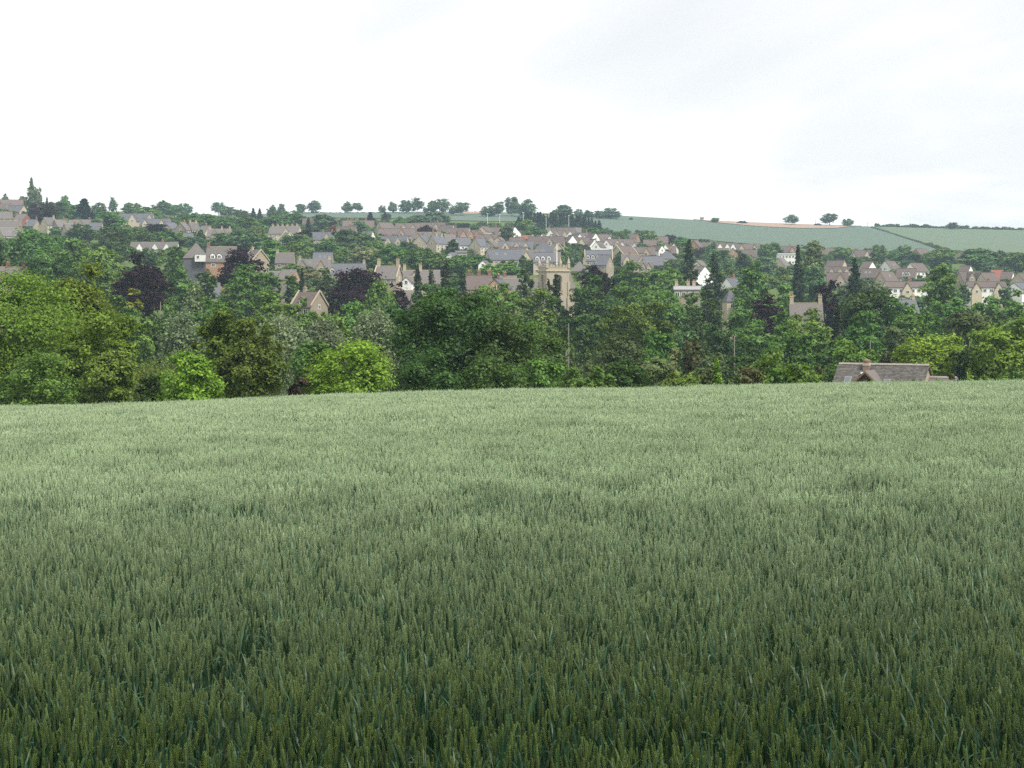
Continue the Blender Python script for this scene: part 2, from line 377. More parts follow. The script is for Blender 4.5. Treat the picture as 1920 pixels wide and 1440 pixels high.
def puffs(kind, W, H, rng, far=False):
    """crown of a tree of height H, spread W, base at z = 0"""
    R = W/2; P = []
    if kind in ('broad', 'loose', 'round', 'bush', 'tall', 'lush'):
        z0 = {'broad': .09, 'loose': .2, 'round': .12, 'bush': .0, 'tall': .08, 'lush': .05}[kind]*H
        if far: z0 = {'broad': -.10, 'loose': .02, 'round': -.02, 'bush': -.15}[kind]*H
        zc = z0 + (H - z0)*{'broad': .50, 'loose': .55, 'round': .52, 'bush': .42, 'tall': .5, 'lush': .46}[kind]
        zr = (H - z0)/2*1.02
        K = {'broad': 20, 'loose': 15, 'round': 28, 'bush': 14, 'tall': 22, 'lush': 24}[kind]
        pw = {'broad': .33, 'loose': .29, 'round': .34, 'bush': .38, 'tall': .34, 'lush': .31}[kind]
        gold = math.pi*(3 - 5**.5); ph = rng.uniform(0, 6.28)
        for i in range(K):
            t = 1 - 2*(i + .5)/K
            th = gold*i + ph + rng.normal(0, .25)
            rr = math.sqrt(max(0, 1 - t*t))
            f = rng.uniform(.46, .78)
            pr = pw*rng.uniform(.62, 1.28)
            if t < -.3: f *= .95
            zz = zc + t*zr*f*(1.0 if t > 0 else .9)
            P.append((rr*math.cos(th)*R*f, rr*math.sin(th)*R*f, zz, R*pr, R*pr, min(R, zr)*pr*.9))
        P.append((0, 0, zc, R*.5, R*.5, zr*.55))
    elif kind == 'column':
        for i in range(22):
            t = (i + .5)/22; r = R*(.55 + .45*math.sin(math.pi*min(1, t*1.05 + .12)))*(1 if t < .8 else 1.1 - (t-.8)*3.2)
            th = i*2.4
            P.append((math.cos(th)*r*.45, math.sin(th)*r*.45, H*(.06 + .9*t), r*.55, r*.55, H*.075))
    elif kind == 'fir':           # tall narrow giant conifer, rounded shoulders
        for i in range(60):
            t = (i + .5)/60; r = R*min(1, (1-t)*1.9 + .05)**.8*rng.uniform(.82, 1.08)
            th = i*2.4
            P.append((math.cos(th)*r*.62, math.sin(th)*r*.62, H*(.05 + .935*t), r*.42 + .22, r*.42 + .22, H*.032))
    elif kind == 'cone':
        for i in range(60):
            t = (i + .5)/60; r = R*(1-t)**.85*rng.uniform(.85, 1.12) + .04*R
            th = i*2.4
            P.append((math.cos(th)*r*.62, math.sin(th)*r*.62, H*(.04 + .94*t), r*.42 + .03*R, r*.42 + .03*R, H*.030))
    elif kind == 'cedar':
        for j in range(8):
            t = j/7; z = H*(.16 + .80*t); r = R*(1.0 - .72*t**1.6)
            for i in range(6 if t < .8 else 3):
                th = j*.9 + i*6.28/6 + rng.normal(0, .2); q = r*rng.uniform(.45, .75)
                P.append((math.cos(th)*q, math.sin(th)*q, z + rng.normal(0, .015*H), r*.38, r*.38, H*.035))
    elif kind == 'pine':
        for i in range(13):
            th = i*2.4; q = R*math.sqrt(i/13)*.72
            P.append((math.cos(th)*q, math.sin(th)*q, H*(.86 - .22*(q/R)**2) + rng.normal(0, .02*H), R*.34, R*.34, H*.085))
    elif kind == 'weep':
        for i in range(30):
            th = i*2.4; q = R*math.sqrt((i + .5)/30)*.8; z = H*(.80 - .55*(q/R)**2*rng.uniform(.5, 1.1))
            P.append((math.cos(th)*q, math.sin(th)*q, z*.9, R*.22, R*.22, H*.14))
    elif kind == 'willow':        # upright silvery plumes
        for i in range(26):
            th = i*2.4; q = R*math.sqrt((i + .5)/26)*.85; z = H*(.76 - .42*(q/R)**2*rng.uniform(.7, 1.2))
            P.append((math.cos(th)*q, math.sin(th)*q, z, R*.24, R*.24, H*.18))
        P.append((0, 0, H*.35, R*.8, R*.8, H*.3))
    elif kind == 'hedge':
        for i in range(14):
            u = -1 + 2*(i + .5)/14
            P.append((u*R*.95, rng.normal(0, .1*H), H*.5*rng.uniform(.9, 1.05), R*.13, H*.45, H*.48))
    return np.array(P)

def trunk_mesh(kind, W, H, P, rng, name='trunk'):
    mb = MB(); r0 = max(.02*W, .016*H)
    top = {'fir': .95, 'cone': .95, 'cedar': .93, 'column': .85, 'pine': .84}.get(kind, .62)
    lean = rng.normal(0, .02*H, 2)
    if kind in ('bush', 'hedge'): top = .45
    z0 = -1.2
    pts = [(0, 0, z0), (0, 0, .02*H), (lean[0]*.5, lean[1]*.5, H*top*.5), (lean[0], lean[1], H*top)]
    mb.tube(pts, [r0*1.6, r0*1.15, r0*.8, r0*.22])
    if kind not in ('fir', 'cone'):
        pick = rng.choice(len(P), min(len(P), 9 if kind != 'bush' else 5), replace=False)
        for k in pick:
            c = P[k, :3]
            zs = min(c[2]*.62, H*top*.9); f = zs/(H*top)
            s0 = np.array([lean[0]*f, lean[1]*f, zs])
            m = (s0 + c)/2 + np.array([0, 0, .03*H])
            e = c + P[k, 3:]*unit(c - s0)*.55
            mb.tube([s0, m, e], [r0*.5, r0*.32, r0*.08], n=5)
    return mb.mesh(name, MATS['bark'])

STYLE = dict(column=dict(hang=.0, up=.1), fir=dict(hang=.25, lps=8, spread=.35), cone=dict(hang=.2, lps=8, spread=.35), cedar=dict(up=.9, lps=9, spread=.3),
             pine=dict(up=.6), weep=dict(hang=1.2, up=.1), willow=dict(up=.1, spread=.3), loose=dict(spread=.36, lps=13, shell=(.5, 1.15)),
             hedge=dict(spread=.4))
TREE_REPORT = []
def fit(q, W, H):         # bring the leafy outline to its full height and spread
    qq = q.reshape(-1, 3); zt = np.percentile(qq[:, 2], 99.8); xs = (np.percentile(qq[:, 0], 99.4) - np.percentile(qq[:, 0], .6))/2
    f = np.array([W/2/xs, W/2/xs, H/zt])
    return q*f

def tree(label, kind, x, top, w, d, c, group, base=None, dens=1.0, name=None, cat=None, seed=None, ls=1.0):
    X = px(x, d); zg = float(ground(X, d)) if base is None else pz(base, d)
    H = pz(top, d) - zg; W = w*d/F
    rng = np.random.default_rng(int(x*131 + top*17 + w) if seed is None else seed)
    s = max(.105, .00080*d)*ls
    n = int(np.clip(3.3*W*min(H, W*1.9)/s**2*dens, 1600, 36000))
    if kind in ('fir', 'cone', 'column'): n = int(np.clip(4.0*W*H/s**2, 1800, 14000))
    P = puffs(kind, W*.93, H*.965, rng)
    q, v = leaf_cloud(P, n, s, rng, **STYLE.get(kind, {}))
    q = fit(q, W, H)
    name = name or ('bush' if kind == 'bush' else 'hedge' if kind == 'hedge' else 'tree')
    cat = cat or name
    t = thing(name, label, cat, (X, d, zg), 0.0, group)
    me = mesh_np('crown', q.reshape(-1, 3), np.arange(len(q)*4).reshape(-1, 4), MATS[c], np.repeat(v, 4))
    link('crown', me, t)
    link('trunk', trunk_mesh(kind, W, H, P, rng), t)
    TREE_REPORT.append((label, round(H, 1), round(W, 1), d))
    return t

E = 'trees and bushes along the far edge of the wheat'
V = 'trees filling the valley'
NEAR = [
 # kind, column, top row, width, distance, colour, label
 ('lush', 15, 506, 330, 152, 'yel', 'huge yellow-green tree filling the left edge of the picture beside the wheat'),
 ('lush', 140, 498, 170, 165, 'yel', 'yellow-green tree with an upright tip, behind the huge tree at the left edge'),
 ('lush', 185, 585, 150, 146, 'yel', 'sloping yellow-green shoulder tree just right of the huge leftmost tree'),
 ('bush', 70, 660, 170, 128, 'mid', 'dark green thicket at the foot of the huge leftmost tree'),
 ('bush', 205, 655, 95, 134, 'olive', 'dull green bush at the wheat edge below the sloping left shoulder tree'),
 ('bush', 292, 700, 88, 138, 'deep', 'low dark green bush at the wheat edge, left of a bright yellow-green one'),
 ('bush', 358, 660, 112, 132, 'lime', 'bright yellow-green leafy bush at the wheat edge, left of the olive tree'),
 ('lush', 418, 580, 125, 142, 'olive', 'left and taller half of the twin-topped olive-green tree at the wheat edge'),
 ('lush', 472, 597, 125, 140, 'olive', 'right and lower half of the twin-topped olive-green tree at the wheat edge'),
 ('bush', 560, 708, 46, 130, 'choc', 'small dark bronze bush in the gap between olive tree and lime tree'),
 ('bush', 600, 675, 70, 142, 'bright', 'green bush leaning against the left side of the lime-green tree'),
 ('lush', 655, 637, 150, 138, 'lime', 'bright lime-green tree with a pointed top standing at the wheat edge'),
 ('bush', 738, 690, 55, 150, 'sage', 'pale sage bush between the lime-green tree and the big dark tree'),
 ('lush', 835, 543, 195, 162, 'deep', 'large dark green spreading tree in the middle, tallest at the wheat edge'),
 ('lush', 962, 588, 170, 158, 'deep', 'rounded dark green tree joined to the right of the large middle tree'),
 ('bush', 800, 655, 130, 146, 'deep', 'dark skirt of bushes under the left half of the large middle tree'),
 ('bush', 925, 668, 130, 146, 'deep', 'dark bush beneath the join of the two large middle trees'),
 ('bush', 1010, 672, 85, 148, 'mid', 'green bush at the right foot of the two large middle trees'),
 ('bush', 1085, 690, 70, 140, 'mid', 'loose green bush at the wheat edge below the tall thin pole'),
 ('column', 1074, 650, 26, 178, 'sage', 'slender grey-green sapling just right of the tall thin pole'),
 ('column', 1103, 656, 24, 182, 'sage', 'second slender sapling, in front of the pale meadow gap'),
 ('bush', 1170, 673, 90, 144, 'deep', 'dark rounded bush at the wheat edge right of the meadow gap'),
 ('bush', 1130, 688, 60, 142, 'mid', 'small green bush left against the dark rounded bush by the meadow gap'),
 ('bush', 1228, 672, 66, 156, 'sage', 'pale dull bush between two dark bushes at the wheat edge'),
 ('bush', 1278, 697, 76, 138, 'bright', 'low dome-shaped vivid green bush at the wheat edge'),
 ('bush', 1318, 692, 50, 148, 'dull', 'small dull bush between the dome-shaped bush and the bright cone'),
 ('cone', 1344, 674, 36, 148, 'lime', 'bright green cone-shaped young tree at the wheat edge'),
 ('bush', 1376, 702, 34, 142, 'dull', 'low dull bush right of the bright cone-shaped tree'),
 ('bush', 1404, 688, 60, 144, 'rust', 'brown-tinged bush with faded blossom at the wheat edge'),
 ('bush', 1445, 655, 72, 166, 'bright', 'pale green bush behind the brown-tinged blossom bush'),
 ('bush', 1455, 690, 44, 143, 'bright', 'small leafy bush right of the brown-tinged blossom bush'),
 ('bush', 1500, 680, 80, 143, 'yel', 'rounded yellow-green bush left of the tiled house'),
 ('bush', 1540, 686, 34, 158, 'dull', 'dull green bush a little left of the tiled house'),
 ('broad', 1602, 638, 92, 228, 'bright', 'rounded green tree rising behind the ridge of the tiled house'),
 ('bush', 1664, 662, 44, 224, 'dull', 'dull bush behind the roof between the green tree and the yellow-green tree'),
 ('lush', 1742, 628, 132, 232, 'lime', 'fluffy yellow-green tree behind the right end of the tiled house'),
 ('lush', 1885, 598, 135, 222, 'yel', 'large yellow-green tree at the right edge, above the wheat'),
 ('bush', 1808, 655, 66, 226, 'deep', 'dark bush right of the fluffy yellow-green tree'),
 ('bush', 1790, 700, 40, 190, 'dull', 'low bush at the end of the house extension'),
 ('bush', 1822, 704, 32, 180, 'bright', 'first small clipped bush right of the house on the wheat edge'),
 ('bush', 1851, 703, 34, 180, 'mid', 'second small clipped bush right of the house on the wheat edge'),
 ('bush', 1880, 701, 34, 180, 'bright', 'third small clipped bush right of the house on the wheat edge'),
 ('bush', 1908, 698, 34, 180, 'mid', 'last small clipped bush on the wheat edge at the right border'),
 ('bush', 1632, 713, 40, 176, 'mid', 'leafy creeper tops in front of the dark porch gable'),
 ('bush', 1716, 712, 34, 176, 'mid', 'leafy tops in front of the house roof near its right end'),
 ('bush', 1762, 712, 34, 176, 'mid', 'leafy tops in front of the low house extension'),
]
for r in NEAR: tree(r[6], r[0], r[1], r[2], r[3], r[4], r[5], E)

MIDT = [
 # left: behind the leftmost tree
 ('broad', 62, 430, 125, 560, 'mid', 'broad green tree left of centre of the dark wood below the left terraces'),
 ('broad', 128, 448, 105, 520, 'mid', 'green tree in the middle of the dark wood below the left terraces'),
 ('broad', 192, 463, 90, 500, 'bright', 'lighter green tree at the right end of the dark wood below the left terraces'),
 ('broad', 10, 455, 80, 520, 'deep', 'dark tree at the left border above the huge yellow-green tree'),
 ('round', 95, 480, 110, 470, 'deep', 'dark tree in the shadow under the wood below the left terraces'),
 ('broad', 165, 490, 80, 440, 'deep', 'dark tree between the upright pale tree and the wood behind'),
 ('column', 196, 507, 62, 330, 'blue', 'upright blue-green tree left of the largest copper beech'),
 ('broad', 222, 555, 80, 300, 'mid', 'green tree below the upright blue-green tree on the left'),
 ('round', 262, 476, 106, 440, 'copper', 'largest dark purple copper beech, left of the brick house'),
 ('round', 252, 541, 42, 330, 'gold', 'small golden dome-shaped tree in front of the largest copper beech'),
 ('broad', 330, 461, 44, 600, 'mid', 'round green tree above and right of the largest copper beech'),
 ('broad', 338, 500, 60, 520, 'mid', 'green tree between the largest copper beech and the slate-clad wall'),
 ('broad', 386, 505, 42, 500, 'deep', 'dark tree in front of the slate-clad wall of the brick house'),
 ('weep', 367, 530, 58, 380, 'sage', 'pale weeping birch below the brick house'),
 ('bush', 318, 560, 44, 380, 'mid', 'small green tree at the right foot of the largest copper beech'),
 ('broad', 300, 590, 84, 300, 'deep', 'dark green tree left of the small silver willow'),
 ('broad', 252, 595, 70, 280, 'mid', 'green tree below the golden dome-shaped tree'),
 ('willow', 342, 586, 92, 232, 'silver', 'small silver-leaved willow left of the twin-topped olive tree'),
 ('hedge', 290, 667, 110, 185, 'olive', 'level olive hedge below the small silver willow'),
 ('broad', 398, 560, 70, 330, 'mid', 'green tree behind the top of the twin-topped olive tree'),
 ('broad', 430, 545, 48, 400, 'deep', 'small dark tree below the slate roofs, left of the dark dome tree'),
 ('round', 449, 467, 82, 540, 'copper', 'copper beech right beside the orange brick house'),
 ('round', 462, 496, 92, 450, 'mid', 'dark green dome-shaped tree overlapping the copper beech by the brick house'),
 ('broad', 520, 547, 112, 330, 'bright', 'lush mid-green tree in front of the brown tiled cottage'),
 ('broad', 580, 560, 80, 320, 'mid', 'green tree below the stone gable of the brown tiled cottage'),
 ('cone', 566, 506, 24, 520, 'con', 'small dark cypress right of the low orange-ended garage'),
 ('broad', 612, 503, 46, 505, 'sage', 'grey-green tree touching the left side of the widest copper beech'),
 ('broad', 510, 516, 36, 520, 'mid', 'green shrubs below the small white shed'),
 ('broad', 548, 516, 34, 530, 'mid', 'green shrubs in front of the low orange-ended garage'),
 ('broad', 497, 512, 40, 520, 'mid', 'green tree between the dark dome tree and the small white shed'),
 ('willow', 525, 592, 125, 236, 'silver', 'wide silver willow right of the twin-topped olive tree'),
 ('willow', 605, 600, 105, 240, 'silver', 'middle silver willow behind the lime-green tree'),
 ('willow', 705, 580, 105, 236, 'silver', 'tall silver willow between the lime-green tree and the large dark tree'),
 ('broad', 590, 640, 95, 195, 'mid', 'green tree behind and left of the lime-green tree'),
 ('broad', 658, 566, 92, 320, 'mid', 'green tree directly below the widest copper beech'),
 ('broad', 635, 588, 48, 250, 'bright', 'light green tree between two silver willows'),
 ('broad', 735, 572, 60, 320, 'mid', 'green tree below the weeping green tree, left of the large dark tree'),
 ('round', 666, 503, 108, 480, 'copper', 'widest copper beech, in the middle left below the stone cottages'),
 ('weep', 712, 524, 64, 430, 'mid', 'weeping green tree against the right side of the widest copper beech'),
 ('broad', 746, 530, 44, 450, 'copper', 'thin purple-brown tree right of the weeping green tree'),
 ('fir', 783, 505, 28, 480, 'con', 'first narrow conifer right of the white gable end'),
 ('fir', 808, 508, 30, 470, 'con', 'second narrow conifer right of the white gable end'),
 ('cone', 836, 496, 64, 460, 'con', 'broad conifer, tallest of the row behind the large dark tree'),
 ('fir', 866, 510, 34, 450, 'con', 'dark columnar yew at the right end of the conifer row'),
 ('broad', 848, 522, 60, 430, 'deep', 'dark tree filling in behind the conifer row'),
 ('broad', 800, 532, 70, 425, 'mid', 'green tree at the foot of the two narrow conifers'),
 ('broad', 885, 548, 50, 380, 'rust', 'olive-brown tree between the conifer row and the chestnut trees'),
 ('broad', 908, 536, 78, 390, 'bright', 'leftmost rounded chestnut tree below the red-brown roofs'),
 ('broad', 953, 531, 88, 380, 'bright', 'middle rounded chestnut tree left of the church tower'),
 ('broad', 1003, 541, 82, 370, 'bright', 'right rounded chestnut tree covering the lower left of the church tower'),
 ('broad', 1016, 546, 56, 372, 'bright', 'smaller chestnut tree against the foot of the church tower'),
 ('round', 985, 505, 32, 500, 'deep', 'dark square-topped yew left of the church tower'),
 ('fir', 1029, 524, 24, 420, 'con', 'shorter thin cypress in front of the church tower'),
 ('fir', 1043, 517, 38, 410, 'con', 'taller dark cypress in front of the church tower'),
 ('broad', 1000, 600, 70, 290, 'mid', 'green tree below the right chestnut tree, left of the tall thin pole'),
 ('broad', 1034, 614, 44, 280, 'rust', 'brownish tree left of the tall thin pole'),
 ('broad', 1040, 640, 60, 210, 'mid', 'green tree at the left of the tall thin pole near the wheat'),
 ('broad', 1114, 516, 112, 400, 'deep', 'large dark green tree immediately right of the church tower'),
 ('broad', 1057, 574, 26, 405, 'deep', 'small dark tree at the right foot of the church tower'),
 ('broad', 1095, 590, 60, 340, 'deep', 'dark tree below the large tree right of the church tower'),
 ('broad', 1118, 498, 72, 540, 'copper', 'copper beech crown showing above the large tree right of the church'),
 ('broad', 1176, 491, 74, 540, 'mid', 'green tree behind and right of the copper beech by the church'),
 ('broad', 1222, 505, 60, 540, 'bright', 'light green tree left of the three giant conifers'),
 ('broad', 1258, 502, 56, 530, 'bright', 'light green tree against the left giant conifer'),
 ('broad', 1190, 535, 96, 430, 'mid', 'wide green tree right of the large dark tree by the church'),
 ('broad', 1250, 545, 100, 420, 'mid', 'wide green tree below the grey manor roof'),
 ('broad', 1168, 572, 100, 300, 'olive', 'yellowish green tree in front of the wide trees right of the church'),
 ('broad', 1215, 566, 84, 310, 'olive', 'tall olive-green tree left of the layered cedar'),
 ('broad', 1160, 630, 100, 230, 'dull', 'dull green tree behind the dark rounded bush at the wheat edge'),
 ('broad', 1235, 620, 76, 250, 'mid', 'green tree below the tall olive-green tree'),
 ('broad', 1284, 611, 56, 270, 'blue', 'blue-green rounded tree at the left foot of the layered cedar'),
 ('bush', 1264, 652, 24, 215, 'cream', 'small bush covered in creamy blossom'),
 ('broad', 1300, 637, 54, 215, 'rust', 'brownish bush right of the creamy blossom bush'),
 ('broad', 1330, 650, 64, 205, 'sage', 'sage-green bush left of the dark layered tree'),
 ('cedar', 1322, 545, 112, 400, 'deep', 'dark layered cedar with visible trunk below the grey manor'),
 ('broad', 1290, 550, 76, 430, 'mid', 'green tree directly in front of the grey manor'),
 ('broad', 1473, 584, 50, 370, 'mid', 'green tree at the left foot of the house with two end chimneys'),
 ('broad', 1700, 568, 60, 400, 'mid', 'green tree in front of the small blue-grey slate roof'),
 ('fir', 1292, 451, 38, 560, 'con', 'leftmost giant conifer, standing beside the grey manor roof'),
 ('fir', 1339, 477, 46, 540, 'con', 'second giant conifer, broad at the base, right of the manor'),
 ('fir', 1497, 462, 29, 540, 'con', 'tallest narrow giant conifer above the house with two end chimneys'),
 ('tall', 1411, 492, 74, 480, 'mid', 'large rounded green tree between the second and third giant conifers'),
 ('round', 1438, 553, 62, 420, 'copper', 'small copper beech below the large rounded tree'),
 ('broad', 1470, 530, 44, 470, 'bright', 'light green tree just left of the tallest narrow conifer'),
 ('broad', 1385, 575, 60, 380, 'mid', 'green tree below the little turret, right of the cedar'),
 ('round', 1553, 526, 56, 470, 'copper', 'copper beech right of the tallest narrow conifer'),
 ('cone', 1603, 487, 54, 520, 'con', 'dark broad-based conifer right of the copper beech on the right side'),
 ('loose', 1524, 451, 42, 640, 'sage', 'tall pale ash with bare lower stems behind the narrow conifer'),
 ('broad', 1528, 500, 50, 600, 'blue', 'blue-green thicket at the foot of the tall pale ash'),
 ('cone', 1570, 571, 44, 350, 'con', 'dark spruce in front of the right-hand copper beech'),
 ('broad', 1514, 578, 104, 360, 'bright', 'green tree right in front of the house with two end chimneys'),
 ('broad', 1630, 543, 112, 370, 'deep', 'wide dark tree below the broad-based conifer on the right'),
 ('broad', 1672, 560, 50, 365, 'mid', 'green tree at the right shoulder of the wide dark tree'),
 ('broad', 1622, 583, 74, 310, 'mid', 'rounded green tree in front of the wide dark tree'),
 ('tall', 1764, 497, 72, 460, 'mid', 'tall rounded tree standing in front of the white rendered houses'),
 ('broad', 1745, 566, 88, 350, 'bright', 'green tree at the foot of the tall rounded tree by the white houses'),
 ('broad', 1705, 590, 70, 330, 'mid', 'green tree behind the fluffy yellow-green tree, to its left'),
 ('broad', 1850, 556, 70, 400, 'mid', 'green tree below the right-hand white houses'),
 ('broad', 1905, 545, 62, 410, 'mid', 'green tree at the right border below the white houses'),
 ('pine', 1815, 583, 84, 300, 'dull', 'flat-topped pine with bare forking trunk, right of the fluffy tree'),
 ('broad', 1866, 585, 60, 300, 'dull', 'brown-green tree right of the flat-topped pine'),
 ('broad', 1790, 560, 60, 390, 'mid', 'green tree above the flat-topped pine'),
 ('broad', 1480, 612, 90, 270, 'bright', 'large light green dome-shaped tree below the house with two end chimneys'),
 ('broad', 1528, 606, 54, 285, 'mid', 'green tree on the right of the large light green dome-shaped tree'),
 ('cedar', 1400, 640, 116, 230, 'deep', 'dark layered tree behind the bright cone-shaped young tree'),
 ('broad', 1420, 600, 80, 330, 'mid', 'green tree below the small copper beech'),
 ('broad', 1345, 610, 60, 330, 'deep', 'dark tree at the foot of the layered cedar'),
 ('broad', 1680, 612, 60, 285, 'dull', 'brown-green tree left of the fluffy yellow-green tree'),
 ('broad', 1570, 630, 60, 280, 'deep', 'dark tree left of the tree behind the tiled house'),
 ('broad', 1840, 640, 60, 255, 'deep', 'dark tree around the white stone urn on the right'),
 ('broad', 1715, 553, 66, 570, 'blue', 'blue-green hedge trees below the left white rendered pair'),
 ('broad', 1652, 532, 36, 630, 'sage', 'pale bluish tree at the left end of the white rendered pair'),
 ('broad', 1806, 533, 26, 610, 'blue', 'blue-green tree at the left end of the right-hand white pair'),
 ('broad', 1886, 538, 26, 600, 'blue', 'blue-green tree between the last two white houses on the right'),
]
for r in MIDT: tree(r[6], r[0], r[1], r[2], r[3], r[4], r[5], V)

# ---- far trees: a few crowns shared by all the trees on the slope and the skyline
LIB = {}
def lib(kind, i, c):
    key = (kind, i, c)
    if key not in LIB:
        rng = np.random.default_rng(900 + i*37 + len(kind)*7)
        W, H = {'broad': (12, 13), 'loose': (12, 14), 'round': (12, 12), 'bush': (10, 8), 'cone': (6, 13), 'column': (5, 16), 'hedge': (20, 4), 'fir': (6, 18)}[kind]
        P = puffs(kind, W*.93, H*.965, rng, far=True)
        nl = {'loose': 2400, 'hedge': 1500}.get(kind, 3300)
        q, v = leaf_cloud(P, nl, .47 if kind != 'hedge' else .45, rng, **STYLE.get(kind, {}))
        q = fit(q, W, H)
        cm = mesh_np('crown', q.reshape(-1, 3)/np.array([W, W, H]), np.arange(len(q)*4).reshape(-1, 4), MATS[c], np.repeat(v, 4))
        tm = trunk_mesh(kind, W, H, P, rng)
        co = np.array([tuple(p.co) for p in tm.vertices])/np.array([W, W, H]); tm.vertices.foreach_set('co', co.astype(np.float32).ravel())
        LIB[key] = (cm, tm)
    return LIB[key]
nfar = [0]
def far_tree(label, kind, x, top, base, w, c, group, d=None, name=None):
    d = d or solve(x, base)
    X = px(x, d); zg = float(ground(X, d))
    H = max(1.3, pz(top, d) - zg); W = w*d/F
    cm, tm = lib(kind, nfar[0] % 3, c); nfar[0] += 1
    name = name or ('bush' if kind == 'bush' else 'hedge' if kind == 'hedge' else 'tree')
    t = thing(name, label, name, (X, d, zg), (nfar[0]*1.7) % 6.28 if kind != 'hedge' else 0, group)
    t.scale = (W, W, H)
    link('crown', cm, t); link('trunk', tm, t)
    TREE_REPORT.append((label, round(H, 1), round(W, 1), d))
    return t
S = 'trees on the town slope'
SK = 'trees on the skyline'
